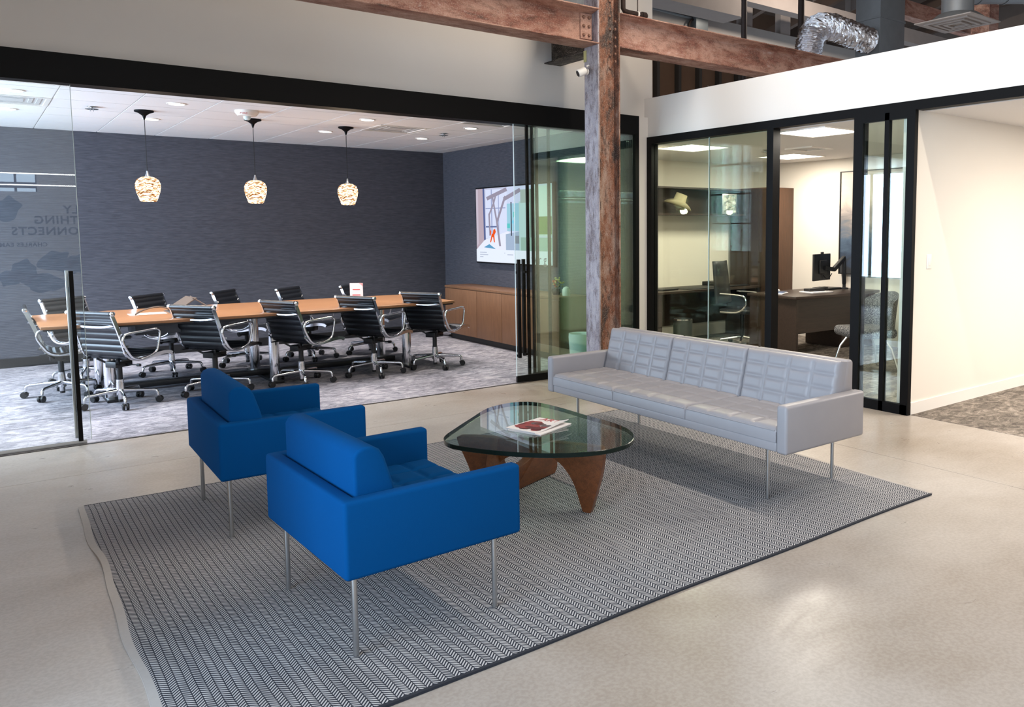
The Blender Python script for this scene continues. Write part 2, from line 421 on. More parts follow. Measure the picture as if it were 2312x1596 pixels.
struct(box('wall_far', plain('old_white_masonry', S(164, 158, 152), .8, noise=.08, nscale=3), 6.2, 20, 11.55, 11.75, 0, 5.67), 'old whitewashed masonry wall behind the steel beam', 'wall')
struct(box('wall_east', plain('old_masonry', S(120, 108, 100), .8, noise=.15, nscale=3), 20, 20.2, YB, 13, 0, 8), 'dim old masonry end wall', 'wall')
M_deck = plain('roof_deck', S(84, 68, 58), .9, noise=.25, nscale=3)
struct(box('ceiling_hall', plain('hall_roof', S(196, 190, 184), .9), XL-.2, 6.2, YB-.2, YG+.2, ZR, ZR+.1), 'high white roof over the lounge', 'ceiling')
struct(box('ceiling_roof', M_deck, 6.2, 20.2, YB-.2, 14, 6.9, 7.0), 'dark timber roof deck above the offices', 'ceiling')
struct(box('wall_gable', M_deck, 6.2, 20.2, 13.9, 14, 5.0, 7.0), 'dark timber gable above the far wall', 'wall')

# ------------------------------------------------------------------ conference glazing
tr_ = struct(box('trim_1', M_black, -.72, 5.867, YG-.06, YG+.10, 2.59, 2.795), 'black header track above the conference sliding glass', 'trim')
struct(box('trim_2', M_black, 5.815, 5.867, YG-.06, YG+.14, 0, 2.59), 'black end jamb of the conference glass', 'trim')
def panel(label, y, x0, x1, stile, mg, pulls=()):
    t = thing('sliding_glass_door', label, 'glass door', ((x0+x1)/2, y, 0), 0, 'sliding glass door panels'); t['kind'] = 'structure'
    MB().box(x0, x1, y-.006, y+.006, .07, 2.60).build('glass_panel', mg, t, world=True)
    box('bottom_rail', M_black, x0, x1, y-.014, y+.014, .012, .075, t)
    if stile: box('stile', M_black, x0, x0+stile, y-.012, y+.012, .075, 2.60, t)
    else: box('edge', M_gedgel, x0-.003, x0, y-.006, y+.006, .075, 2.60, t)
    for (x, z0, z1, side) in pulls:
        box('pull_handle', M_black, x-.016, x+.016, y+side*.045-.014, y+side*.045+.014, z0, z1, t, .003)
        hd = t.children[-1]
        for z in (z0+.02 if z0 > .1 else z0+.26, z1-.13):
            box('standoff', M_black, x-.012, x+.012, min(y+side*.006, y+side*.05), max(y+side*.006, y+side*.05), z-.012, z+.012, t)
    return t
# open leaf on the far side of the opening (no stile, its edge catches the light)
t = thing('sliding_glass_door', 'frameless glass door leaf with long black pull, far end of the opening near the window wall', 'glass door', (0.0, 6.99, 0), 0, 'sliding glass door panels'); t['kind'] = 'structure'
MB().box(-.70, .628, 6.984, 6.996, .03, 2.60).build('glass_panel', M_glass, t, world=True)
box('edge', M_gedgel, .628, .631, 6.984, 6.996, .03, 2.60, t)
box('bottom_rail', M_steel, -.70, .60, 6.984, 6.996, .004, .03, t)
box('pull_handle', M_black, .545, .573, 6.916, 6.944, .037, 1.272, t, .003)
box('pull_handle', M_steel, .533, .556, 7.036, 7.064, .037, 1.272, t, .003)
for z in (.25, 1.135): box('standoff', M_black, .547, .571, 6.93, 7.05, z-.014, z+.014, t)
panel('frameless glass door leaf with paired black pulls at the television side', 6.945, 4.262, 5.79, 0, M_gglass, ((4.272, .267, 1.256, -1), (4.385, .267, 1.256, 1)))
for k, (yy, xx) in enumerate(((6.975, 4.420), (7.005, 4.503), (7.035, 4.573), (7.065, 4.741))):
    panel('parked glass door leaf, %s black stile right of the paired pulls' % ('first', 'second', 'third', 'last')[k], yy, xx, 5.81, .026, M_gglass)
struct(box('threshold', plain('threshold_metal', S(70, 68, 66), .4, .8), -2.2, 5.82, YG-.035, YG-.02, 0, .004), 'thin dark metal strip where carpet meets concrete', 'threshold')

# ------------------------------------------------------------------ office glazing
of = thing('office_storefront', 'black framed glass front of the private office behind the sofa', 'glazing', (XO, 5.3, 0)); of['kind'] = 'structure'
def fx(name, y0, y1, z0, z1, x0=XO-.02, x1=XO+.08, m_=M_black): return box(name, m_, x0, x1, y0, y1, z0, z1, of)
fx('header', YB, 6.98, 2.50, 2.578)
fx('jamb', 6.90, 6.98, 0, 2.50); fx('mullion', 5.142, 5.222, 0, 2.50); fx('sill', 5.222, 6.90, 0, .075)
fx('glass_pane', 6.045, 6.90, .075, 2.50, XO+.024, XO+.036, M_oglass); fx('glass_pane', 5.222, 6.037, .075, 2.50, XO+.024, XO+.036, M_oglass)
fx('glass_joint', 6.037, 6.045, .075, 2.50, XO+.024, XO+.036, M_gedgel)
fx('jamb', 3.648, 3.70, 0, 2.50, XO-.05, XO-.004)
sd = thing('sliding_office_door', 'black framed sliding glass door standing open beside the white corridor wall', 'glass door', (XO, 3.95, 0)); sd['kind'] = 'structure'
for a, b in ((4.136, 4.225), (3.884, 3.926), (3.70, 3.722)): box('stile', M_black, XO-.05, XO-.005, a, b, .0, 2.50, sd)
box('bottom_rail', M_black, XO-.05, XO-.005, 3.66, 4.136, .0, .085, sd); box('top_rail', M_black, XO-.05, XO-.005, 3.722, 4.136, 2.44, 2.50, sd)
box('glass_pane', M_gglass, XO-.034, XO-.022, 3.926, 4.136, .085, 2.44, sd); box('glass_pane', M_gglass, XO-.034, XO-.022, 3.722, 3.884, .085, 2.44, sd)
fd = thing('fixed_office_sidelight', 'narrow glass sidelight behind the open sliding office door', 'glazing', (XO+.06, 3.9, 0)); fd['kind'] = 'structure'
box('stile', M_black, XO+.04, XO+.085, 4.17, 4.20, 0, 2.50, fd)
box('glass_pane', M_gglass, XO+.056, XO+.068, 3.785, 4.17, .06, 2.48, fd); box('bottom_rail', M_black, XO+.04, XO+.085, 3.78, 4.2, 0, .06, fd)

# ------------------------------------------------------------------ steel column, beams and roof space
X0, X1, Y0, Y1 = 4.67, 4.935, 6.10, 6.31
ct = thing('steel_column', 'riveted old steel column with chipped orange paint and a grey left flange', 'column', ((X0+X1)/2, (Y0+Y1)/2, 0))
box('flange', M_colgrey, X0, X0+.016, Y0, Y1, 0, ZR, ct); box('flange', M_rustc, X1-.016, X1, Y0, Y1, 0, ZR, ct)  # left flange coloured greyer than the rest of the column
box('web', M_rustc, X0+.016, X1-.016, (Y0+Y1)/2-.03, (Y0+Y1)/2+.03, 0, ZR, ct)
box('corner_angle', M_rustc, X0+.016, X0+.075, (Y0+Y1)/2-.045, (Y0+Y1)/2-.03, 0, ZR, ct)
riv = MB().lathe([(.016, 0), (.0155, .006), (.011, .013), (0, .016)], 10, (0, 0, 0), Matrix.Rotation(R(90), 3, 'X')).build('rivet', M_rustc, ct, smooth=True)
rx = MB().lathe([(.016, 0), (.0155, .006), (.011, .013), (0, .016)], 10, (0, 0, 0), Matrix.Rotation(R(-90), 3, 'Y')).build('rivet', M_rustc, ct, smooth=True)
first = [True, True]
def put_rivet(src, k, p):
    if first[k]: o = src; first[k] = False
    else: o = src.copy(); C.objects.link(o)
    o.location = Vector(p)-ct.location
for z in (2.72, 3.08, 3.20, 3.32, 3.44, 3.56, 3.70, 3.84): put_rivet(riv, 0, (X0+.20, (Y0+Y1)/2-.03, z))
for z in (3.14, 3.21, 3.28, 3.36, 3.44, 3.51): put_rivet(rx, 1, (X1-.016, Y0+.05, z))
def ibeam(name, label, x0, x1, y, z0, z1, wf, mat, axis='x', ribs=()):
    t = thing(name, label, 'beam', ((x0+x1)/2 if axis == 'x' else y, y if axis == 'x' else (x0+x1)/2, z0))
    prof = [(-wf/2, 0), (wf/2, 0), (wf/2, .014), (.02, .034), (.009, .045), (.009, z1-z0-.045), (.02, z1-z0-.034), (wf/2, z1-z0-.012), (wf/2, z1-z0),
            (-wf/2, z1-z0), (-wf/2, z1-z0-.012), (-.02, z1-z0-.034), (-.009, z1-z0-.045), (-.009, .045), (-.02, .034), (-wf/2, .012)]
    fn = (lambda p, q, s: (s, y+p, z0+q)) if axis == 'x' else (lambda p, q, s: (y+p, s, z0+q))
    MB().prism(prof, x0, x1, fn).build('girder', mat, t, world=True, bevel=.003, seg=2)
    return t
YC = (Y0+Y1)/2
bl = ibeam('steel_beam', 'rust red steel beam with riveted end plate left of the column', XL, X0, YC, 3.262, 3.585, .26, M_rustb)
box('end_plate', M_rustb, X0-.135, X0-.004, YC-.022, YC-.008, 3.315, 3.545, bl)
br = ibeam('steel_beam', 'rust red steel beam running from the column over the office soffit', X1, 13.5, YC, 3.262, 3.585, .26, M_rustb)
for b_, xs in ((bl, (X0-.10, X0-.04)), (br, (X1+.03,))):
    for x in xs:
        for z in (3.35, 3.43, 3.51):
            o = riv.copy(); C.objects.link(o); o.parent = b_; o.location = Vector((x, YC-(.022 if b_ is bl else .012), z))-b_.location
ibeam('steel_beam_stub', 'short black flaking steel beam stub between column and white wall', YC+.12, YG+.06, 4.80, 3.235, 3.55, .2, M_peel, 'y')
ib2 = ibeam('steel_beam_stub', 'upper black flaking steel stub above the red beam', YC+.12, YG+.06, 4.80, 3.62, 3.93, .2, plain('white_flaking', S(190, 186, 180), .7, noise=.3, nscale=25), 'y')
tag(box('yellow_tag', plain('yellow_tag', S(186, 178, 120), .6), X0-.006, X0, 6.275, 6.315, 3.13, 3.235), 'small yellow plate fixed to the column under the beam', 'tag')
sc_ = thing('security_camera', 'small white security camera on the steel column', 'camera', (X0-.02, 6.24, 3.03))
ax = Vector((-.85, .25, -.42)).normalized(); Mq = ax.to_track_quat('Z', 'Y').to_matrix()
MB().lathe([(0, -.03), (.026, -.028), (.037, -.01), (.037, .05), (.033, .06), (0, .06)], 20, (-.045, 0, .0), Mq).build('body', M_trimw, sc_, smooth=True)
MB().lathe([(.029, .0605), (.027, .064), (0, .064)], 20, (-.045, 0, .0), Mq).build('lens', M_blackpl, sc_, smooth=True)
MB().tube([(.02, 0, .03), (.0, -.005, .03), (-.02, .0, .02)], .008, 8).build('mount', M_trimw, sc_, smooth=True)
MB().lathe([(.026, 0), (.026, .004)], 20, (0, 0, 0), Matrix.Rotation(R(90), 3, 'Y')).build('base_plate', M_trimw, sc_, smooth=True); sc_.children[-1].location = (.014, 0, .03)
pp = thing('capped_pipe', 'dark steel pipe with an end cap beside the column top', 'pipe', (5.39, 6.45, 3.725))
M_pipe = plain('old_pipe', S(58, 46, 42), .6, .4, noise=.25, nscale=30)
MB().tube([(-.13, 0, .35), (-.13, 0, .03), (-.11, 0, .005), (-.05, 0, 0), (.12, 0, 0)], .026, 12).build('pipe_run', M_pipe, pp, smooth=True)
MB().lathe([(.036, 0), (.036, .05), (.024, .066), (0, .068)], 14, (.115, 0, 0), Matrix.Rotation(R(90), 3, 'Y')).build('end_cap', M_pipe, pp, smooth=True)
MB().tube([(.06, 0, .03), (.06, 0, .4)], .006, 6).build('hanger_rod', M_pipe, pp); MB().lathe([(.03, 0), (.03, .02)], 14, (.05, 0, 0), Matrix.Rotation(R(90), 3, 'Y')).build('hanger_clamp', M_trimw, pp, smooth=True)

# unfinished stud wall above the office
sw = struct(box('wall_studs', plain('brown_board', S(104, 78, 60), .85, noise=.2, nscale=3), 6.2, 13, 8.62, 8.66, 2.6, 4.15), 'unfinished brown board wall with metal studs above the office', 'wall')
M_stud = plain('metal_stud', S(70, 64, 58), .5, .5)
for k in range(14): box('stud', M_stud, 7.56+.406*(k-3), 7.61+.406*(k-3), 8.53, 8.62, 2.6, 4.15, sw)
tag(MB().tube([(8.5, 8.5, 3.62), (9.3, 8.5, 3.1)], .006, 6).build('brace_wire', M_stud), 'thin diagonal wire brace in front of the stud wall', 'wire')
# old roof structure
M_oldw = plain('old_white_timber', S(150, 140, 134), .8, noise=.12, nscale=4)
for k, x in enumerate((9.6, 11.35, 12.55, 13.75, 15.0, 16.2, 17.4)):
    tag(box('roof_post', M_oldw, x, x+.32, 11.57, 11.72, 5.67, 6.9), 'weathered white blocking post on the far wall, number %s from the white corner' % ('one', 'two', 'three', 'four', 'five', 'six', 'seven')[k], 'post', 'roof blocking posts')
for k in range(8):
    x = 9.0+1.35*k
    tag(MB().bar((x, 9.0, 6.75), (x+.8, 13.6, 6.05), .12, .26).build('roof_rafter', M_deck), 'dark timber rafter under the roof deck, number %s from the column' % ('one', 'two', 'three', 'four', 'five', 'six', 'seven', 'eight')[k], 'rafter', 'roof rafters')
tag(box('roof_girder', M_oldw, 8.5, 19, 10.5, 10.75, 5.75, 6.05), 'pale painted timber girder in front of the far wall', 'girder')
tag(box('bulkhead', M_oldw, 6.25, 10.8, 9.9, 10.4, 5.22, 6.8), 'pale painted bulkhead box near the white corner', 'bulkhead')
tag(box('purlin', M_rustb, 11.5, 19, 7.6, 7.8, 5.0, 5.25), 'rust red purlin above the round duct', 'purlin')
tag(box('purlin', M_rustb, 13.6, 19, 5.4, 5.6, 4.95, 5.2), 'rust red purlin behind the ceiling diffuser', 'purlin')
tag(box('timber_post', M_rustb, 12.9, 13.2, 6.6, 6.9, 2.6, 5.3), 'reddish timber post behind the ceiling diffuser', 'post')
jb = thing('junction_box', 'grey electrical junction box with conduits on the far wall', 'junction box', (11.2, 11.46, 5.45))
M_jb = plain('jbox_grey', S(110, 116, 118), .5, .3)
MB().box(-.13, .2, -.08, .04, -.13, .22).build('box', M_jb, jb, bevel=.01)
MB().tube([(-3, .03, .2), (-.1, .03, .12)], .03, 8).build('conduit', M_jb, jb, smooth=True); MB().tube([(.1, 0, .2), (.1, 0, .75)], .03, 8).build('conduit', M_jb, jb, smooth=True)
MB().tube(spline([(.2, 0, -.1), (.6, 0, -.5), (1.0, 0, -1.3)], 4, False), .025, 6).build('cable', M_pipe, jb, smooth=True)
MB().tube(spline([(-.1, 0, .1), (-.25, 0, -.1), (-.22, 0, -1.2)], 4, False), .02, 6).build('cable', M_pipe, jb, smooth=True)
for k, x in enumerate((9.05, 10.35)):
    tag(MB().tube([(x, 8.3, 3.5), (x, 8.3, 6.8)], .042 if k == 0 else .05, 8).build('hanger_pipe', M_pipe), ('thin dark vertical pipe midway along the far wall', 'dark vertical pipe with fitting next to the silver duct')[k], 'pipe')
# ducts
def foil():
    t = NT('foil_duct'); t.set(.14, 1); t.col((.86, .84, .86)); g = t.noise(t.coord((6, 6, 26)), 1.6, 6, .8, 1.5)
    t.bump(g, .25, .02); return t.m
fdct = thing('flexible_duct', 'crinkled silver foil flexible duct bending over the beam', 'duct', (8.9, 7.2, 3.2))
path = [(9.15, 7.2, 2.7), (9.15, 7.2, 3.3), (9.14, 7.2, 3.8), (9.17, 7.2, 4.1), (9.32, 7.2, 4.30), (9.60, 7.2, 4.36), (10.0, 7.2, 4.34), (10.515, 7.2, 4.30)]
pth = spline(path, 12, False)
pth = spline(path, 22, False); rnd = random.Random(11); q = MB(); NS = 30; rings = []
for i, p in enumerate(pth):
    d = (pth[min(i+1, len(pth)-1)]-pth[max(i-1, 0)]).normalized(); e1 = Vector((0, 1, 0)); e2 = d.cross(e1)
    rr = .168+(.016 if i % 2 else -.004)+rnd.uniform(-.006, .006)
    rings.append([p-Vector((8.9, 7.2, 3.2))+(rr+rnd.uniform(-.009, .009))*(math.cos(2*math.pi*j/NS)*e1+math.sin(2*math.pi*j/NS)*e2) for j in range(NS)])
q.add([v for r_ in rings for v in r_], [(i*NS+j, i*NS+(j+1) % NS, (i+1)*NS+(j+1) % NS, (i+1)*NS+j) for i in range(len(pth)-1) for j in range(NS)])
q.build('sleeve', foil(), fdct)
rd = thing('supply_duct', 'grey sheet metal rectangular duct trunk beside the foil duct', 'duct', (10.5, 7.3, 2.6))
box('trunk', M_galv, 10.52, 11.15, 7.0, 7.42, 2.6, 6.2, rd, .006); box('seam', M_galv, 10.51, 11.16, 6.99, 7.43, 4.6, 4.63, rd)
sp = thing('spiral_duct', 'large grey spiral round duct above the ceiling diffuser', 'duct', (12, 6.6, 5))
MB().tube([(11.45, 6.45, 5.35), (13.4, 4.9, 5.35)], .52, 36).build('barrel', M_galv, sp, smooth=True, world=True)
for k in range(7):
    a = Vector((11.48, 6.43, 5.35)).lerp(Vector((13.3, 4.98, 5.35)), k/6); d = Vector((2.2, -1.8, 0)).normalized()
    MB().tube([a-d*.012, a+d*.012], .532, 36).build('seam', M_galv, sp, smooth=True, world=True)
df = thing('ceiling_diffuser', 'square white ceiling diffuser hanging from a round duct neck', 'diffuser', (8.22, 4.55, 3.68))
M_diff = plain('diffuser_white', S(150, 140, 134), .5)
d0 = MB(); d0.box(-.31, .31, -.31, .31, 0, .012); d0.build('plate', M_diff, df, bevel=.003)
for k, s_ in enumerate((.24, .17, .10)):
    q = MB(); z = -.004-.004*k
    for a, b, c_, d_ in ((-s_, s_, -s_, -s_+.03), (-s_, s_, s_-.03, s_), (-s_, -s_+.03, -s_+.03, s_-.03), (s_-.03, s_, -s_+.03, s_-.03)): q.box(a, b, c_, d_, z-.008, .001)
    q.build('louver_ring', M_diff, df)
MB().lathe([(.3, .012), (.2, .09), (.16, .10), (.16, .8)], 28).build('neck', M_galv, df, smooth=True)

# ------------------------------------------------------------------ lounge: rug
def rug_material():
    t = NT('herringbone_weave'); t.set(.95, 0, .1)
    tc = t.new('ShaderNodeTexCoord'); sx = t.new('ShaderNodeSeparateXYZ'); t.link(tc.outputs['UV'], sx.inputs[0])
    w, p = .0262, .0155
    wob = t.math('MULTIPLY', t.math('SUBTRACT', t.noise(t.coord((1, .35, 1)), 3.2, 2), .5), .018)
    u = t.math('DIVIDE', t.math('ADD', sx.outputs[0], wob), w)
    tri = t.math('PINGPONG', u, 1.0)
    v = t.math('ADD', t.math('DIVIDE', sx.outputs[1], p), t.math('MULTIPLY', tri, 1.75))
    st = t.math('FRACT', v)
    line = t.ramp(t.math('PINGPONG', st, .5), [(.20, (0,)*3), (.30, (1,)*3)])
    edge = t.math('PINGPONG', u, .5)
    seam = t.ramp(edge, [(.02, (.0,)*3), (.10, (1,)*3)])
    wear = t.noise(t.coord((1, .5, 1)), 1.7, 5, .65, .5)
    fac = t.math('MULTIPLY', line, seam)
    dark = t.mix(wear, S(34, 37, 46), S(58, 61, 70)); light = t.mix(wear, S(168, 166, 168), S(206, 203, 202))
    t.col(t.mix(fac, dark, light)); t.bump(fac, .35, .002)
    return t.m
rg = thing('area_rug', 'black and white herringbone flatweave rug under the lounge furniture', 'rug', (2.4, 3.9, 0))
QA, QB, QC, QD = Vector((.425, 5.335, 0)), Vector((4.46, 5.33, 0)), Vector((4.30, 2.458, 0)), Vector((.40, 2.43, 0))
def rugp(u, v, z=.008):
    p = (QD*(1-u)+QC*u)*(1-v)+(QA*(1-u)+QB*u)*v
    e = math.exp(-u*9)
    p = p + Vector((.007*e*math.sin(v*13)+.004*e*math.sin(v*29+1), .014*math.sin(u*3.1)*math.exp(-v*6)+.005*math.sin(u*16)*math.exp(-v*5), 0))
    p.z = z+.007*max(0, math.sin(v*21+1.3*math.sin(u*9)))*math.exp(-u*6)
    return p
NU, NV = 150, 100
me_b = MB(); me_b.grid(lambda u, v: rugp(u, v), NU, NV)
ro = me_b.build('weave', rug_material(), rg, smooth=True, world=True)
uv = ro.data.uv_layers.new(name='UVMap')
for lp in ro.data.loops:
    q = ro.data.vertices[lp.vertex_index].co + rg.location
    uv.data[lp.index].uv = (q.x+ .02*0, q.y)
M_hem = plain('cream_hem', S(172, 166, 161), .9, noise=.08, nscale=60); M_bind = plain('navy_binding', S(34, 37, 46), .9)
def strip(name, mat, f, n=100):
    q = MB(); pts = [f(i/n) for i in range(n+1)]
    for i in range(n):
        (a, b), (c_, d_) = pts[i], pts[i+1]
        lo = lambda p: Vector((p.x, p.y, .0005)); e_ = Vector((0, 0, .0))
        q.add([lo(a), lo(b), b, a, lo(c_), lo(d_), d_, c_], [(3, 2, 6, 7), (0, 3, 7, 4), (1, 5, 6, 2)])
    return q.build(name, mat, rg, smooth=True, world=True)
strip('hem', M_hem, lambda t_: (rugp(0, t_)+Vector((-.030-.003*math.sin(t_*17), 0, -.002)), rugp(0, t_)))
strip('hem', M_hem, lambda t_: (rugp(1, t_), rugp(1, t_)+Vector((.028, 0, -.002))))
strip('binding', M_bind, lambda t_: (rugp(t_, 0)+Vector((0, -.014, 0)), rugp(t_, 0)))
strip('binding', M_bind, lambda t_: (rugp(t_, 1), rugp(t_, 1)+Vector((0, .010, 0))))

# ------------------------------------------------------------------ upholstery
def quilt(mb, fn, L, Wd, H, nx, ny, depth=.014, edge=.03, res=14, sag=0):
    """pillow top over a rectangle L x Wd, channels cut in both directions; fn(a, b, h) -> point"""
    NX, NY = nx*res, ny*res
    xs_ = [i/NX for i in range(NX+1)]; ys_ = [j/NY for j in range(NY+1)]
    def hgt(u, v):
        a, b = u*L, v*Wd
        g = 0
        cu, cv = L/nx, Wd/ny
        du = min(a % cu, cu-a % cu) if nx > 1 else cu; dv = min(b % cv, cv-b % cv) if ny > 1 else cv
        if a < cu*.4 or a > L-cu*.4: du = cu
        if b < cv*.4 or b > Wd-cv*.4: dv = cv
        g = max(.75*math.exp(-(du/.013)**2), 1.3*math.exp(-(dv/.013)**2))
        e = min(a, L-a, b, Wd-b); r = max(0, 1-e/edge); g *= min(1, e/edge)
        return H-depth*g-(1-math.sqrt(max(0, 1-r*r)))*edge*.8+.004*math.sin(u*math.pi)*math.sin(v*math.pi)
    mb.grid(lambda u, v: fn(u*L, v*Wd, hgt(u, v)), NX, NY)
    # skirt
    ring = [(i/NX, 0) for i in range(NX)]+[(1, j/NY) for j in range(NY)]+[(1-i/NX, 1) for i in range(NX)]+[(0, 1-j/NY) for j in range(NY)]
    top = [fn(u*L, v*Wd, hgt(u, v)) for u, v in ring]; bot = [fn(u*L, v*Wd, 0) for u, v in ring]; n = len(ring)
    mb.add(top+bot, [(i, (i+1) % n, n+(i+1) % n, n+i) for i in range(n)]+[tuple(range(n, 2*n))])
    return mb
def legs(parent, pts, z1, r=.011):
    a = None
    for x, y in pts:
        if a is None:
            a = MB().lathe([(r, 0), (r, z1)], 16).build('leg', M_steel, parent, smooth=True); o = a
        else: o = a.copy(); C.objects.link(o); o.parent = parent
        o.location = (x, y, .009)
# armchair, local frame: front +X, left +Y
def armchair(label, loc):
    t = thing('lounge_chair', label, 'armchair', loc, 0, 'blue armchairs')
    D, Wd, z0, z1, ta, tb = .738, .862, .312, .600, .062, .062
    U = [(0, 0), (D, 0), (D, ta), (tb, ta), (tb, Wd-ta), (D, Wd-ta), (D, Wd), (0, Wd)]
    MB().prism(U, z0, z1, lambda a, b, s: (a, b, s)).build('shell', M_blue, t, bevel=.016, seg=4)
    MB().box(tb, D-.012, ta, Wd-ta, z0+.004, .372).build('seat_base', M_blue, t, bevel=.012)
    q = MB(); quilt(q, lambda a, b, h: (tb+.10+a, ta+.003+b, .372+h), D-tb-.115, Wd-2*ta-.006, .088, 4, 5, .012, .03)
    q.build('seat', M_blue, t, smooth=True, sharp=60)
    prof = [(0.005, .40), (0.005, .735), (.018, .757), (.045, .768), (.080, .766), (.108, .750), (.125, .72), (.150, .64), (.178, .54), (.195, .44), (.195, .40)]
    MB().prism(prof, ta+.004, Wd-ta-.004, lambda a, b, s: (tb+a, s, b)).build('backrest', M_blue, t, bevel=.014, seg=4)
    legs(t, ((.05, .055), (.05, Wd-.085), (D-.10, .055), (D-.10, Wd-.085)), z0)
    return t
ch1 = armchair('bright blue upholstered armchair nearest the camera on the rug', (.970, 2.742, 0)); ch1.rotation_euler = (0, 0, R(1.8))
ch0 = dup(ch1, (.905, 4.262, 0), R(-1.5), 'darker looking blue armchair nearer the conference table, behind the other blue one')

# sofa, world frame
sf = thing('sofa', 'long light grey tufted leather sofa with slim steel legs', 'sofa', (3.78, 3.95, 0))
SX0, SX1, SY0, SY1, SZ0, SZ1 = 3.42, 4.14, 2.80, 5.135, .312, .585
box('armrest', M_sofa, SX0, SX1, SY0, SY0+.075, SZ0, SZ1, sf, .018, 4); box('armrest', M_sofa, SX0, SX1, SY1-.075, SY1, SZ0, SZ1, sf, .018, 4)
box('base_rail', M_sofa, SX0+.006, SX1-.02, SY0+.076, SY1-.076, SZ0+.004, .372, sf, .01)
box('back_panel', M_sofa, SX1-.055, SX1, SY0+.076, SY1-.076, SZ0, SZ1, sf, .014)
cw = (SY1-SY0-.15)/3
for k in range(3):
    y0 = SY0+.075+cw*k
    q = MB(); quilt(q, lambda a, b, h: (SX0+.004+a, y0+.002+b, .372+h), .575, cw-.004, .088, 4, 4, .010, .035)
    q.build('seat_cushion', M_sofa, sf, smooth=True, sharp=60, world=True)
    sc0 = sf.children[-1]
    MB().tube([(SX0+.005, y0+.012, .372+.066), (SX0+.005, y0+cw-.012, .372+.066)], .004, 6).build('piping', M_sofa, sc0, smooth=True).location = -sf.location
    ang = R(14)
    q = MB(); Lb = .335
    quilt(q, lambda a, b, h: (3.985+.0+ a*math.sin(ang)-h*math.cos(ang), y0+.002+b, .43+a*math.cos(ang)+h*math.sin(ang)*.55), Lb, cw-.004, .085, 4, 4, .009, .03)
    q.build('back_cushion', M_sofa, sf, smooth=True, sharp=60, world=True)
    MB().tube([(4.045, y0+.015, .757), (4.045, y0+cw-.015, .757)], .004, 6).build('piping', M_sofa, sf.children[-1], smooth=True).location = -sf.location
    bk = [(3.975, .43), (4.055, .752), (4.075, .764), (4.11, .764), (4.128, .752), (4.128, .43)]
    MB().prism(bk, y0+.002, y0+cw-.002, lambda a, b, s: (a, s, b)).build('back_block', M_sofa, sf, bevel=.012, seg=3, world=True)
legs(sf, [(x-sf.location.x, y-sf.location.y) for x in (3.505, 4.105) for y in (3.0, 4.85)], SZ0+.004)

# ------------------------------------------------------------------ glass coffee table
ctb = thing('coffee_table', 'rounded triangular glass coffee table on a sculpted walnut base', 'coffee table', (2.45, 3.85, 0))
ol = [(2.021, 4.077), (1.972, 3.95), (1.985, 3.85), (2.04, 3.73), (2.13, 3.58), (2.25, 3.44), (2.395, 3.335), (2.555, 3.281), (2.70, 3.295), (2.82, 3.375),
      (2.91, 3.51), (2.95, 3.70), (2.945, 3.99), (2.945, 4.277), (2.915, 4.50), (2.83, 4.592), (2.69, 4.60), (2.55, 4.545), (2.36, 4.385), (2.17, 4.22)]
SC = (1.55-.405)/(1.55-.40)
ol = [(x*SC, y*SC) for x, y in ol]
op = spline([(x, y, 0) for x, y in ol], 5)
n = len(op); cx_ = sum(p.x for p in op)/n; cy_ = sum(p.y for p in op)/n
inn = [Vector((p.x+(cx_-p.x)*.006, p.y+(cy_-p.y)*.006, 0)) for p in op]
q = MB(); q.add([(p.x, p.y, .380) for p in inn]+[(p.x, p.y, .405) for p in inn], [tuple(range(n))[::-1], tuple(range(n, 2*n))]); q.cur = 1
q.add([(p.x, p.y, .380) for p in inn]+[(p.x, p.y, .382) for p in op]+[(p.x, p.y, .403) for p in op]+[(p.x, p.y, .405) for p in inn],
      [(k*n+i, k*n+(i+1) % n, (k+1)*n+(i+1) % n, (k+1)*n+i) for k in range(3) for i in range(n)])
q.build('glass_top', [M_tglass, M_gedge], ctb, world=True)
def slab(name, P0, P1, bow, prof, th, parent):
    P0, P1 = Vector((*P0, 0)), Vector((*P1, 0)); d = P1-P0; L = d.length; d.normalize(); nn = Vector((-d.y, d.x, 0))
    def pos(s, z, t):
        b = bow*math.sin(math.pi*min(max(s/L, -.2), 1.2))
        q_ = P0+d*s+nn*(b+t); return Vector((q_.x, q_.y, z))
    pp_ = spline([(a, b, 0) for a, b in prof], 5)
    return MB().prism([(p.x, p.y) for p in pp_], -th/2, th/2, lambda a, b, s: pos(a, b*.984, s)).build(name, M_walnut, parent, bevel=.014, seg=3, world=True)
# upper arch with two tapering feet, lower bar lying on the rug
PA0, PA1 = (2.16, 4.10), (2.62, 3.40); LA = (Vector(PA1)-Vector(PA0)).length
slab('upper_leg', PA0, PA1, .03, [(-.03, .36), (0, .384), (.2, .385), (.45, .385), (LA-.05, .385), (LA+.005, .37), (LA, .25), (LA-.06, .03), (LA-.075, .010), (LA-.105, .010), (LA-.12, .03),
      (LA-.17, .17), (LA-.25, .27), (LA-.36, .315), (.33, .30), (.22, .24), (.175, .12), (.16, .03), (.145, .010), (.115, .010), (.10, .03), (.03, .22)], .055, ctb)
PB0, PB1 = (2.84, 4.20), (2.16, 3.86); LB = (Vector(PB1)-Vector(PB0)).length
slab('lower_leg', PB0, PB1, -.04, [(.02, .02), (.0, .06), (.01, .16), (.05, .26), (.075, .36), (.10, .384), (.135, .384), (.15, .36), (.19, .24), (.27, .17), (.40, .15), (.52, .18), (.58, .27), (.60, .36), (.63, .384),
      (.66, .36), (LB-.04, .2), (LB-.02, .06), (LB-.06, .012), (.4, .012), (.06, .012)], .055, ctb)

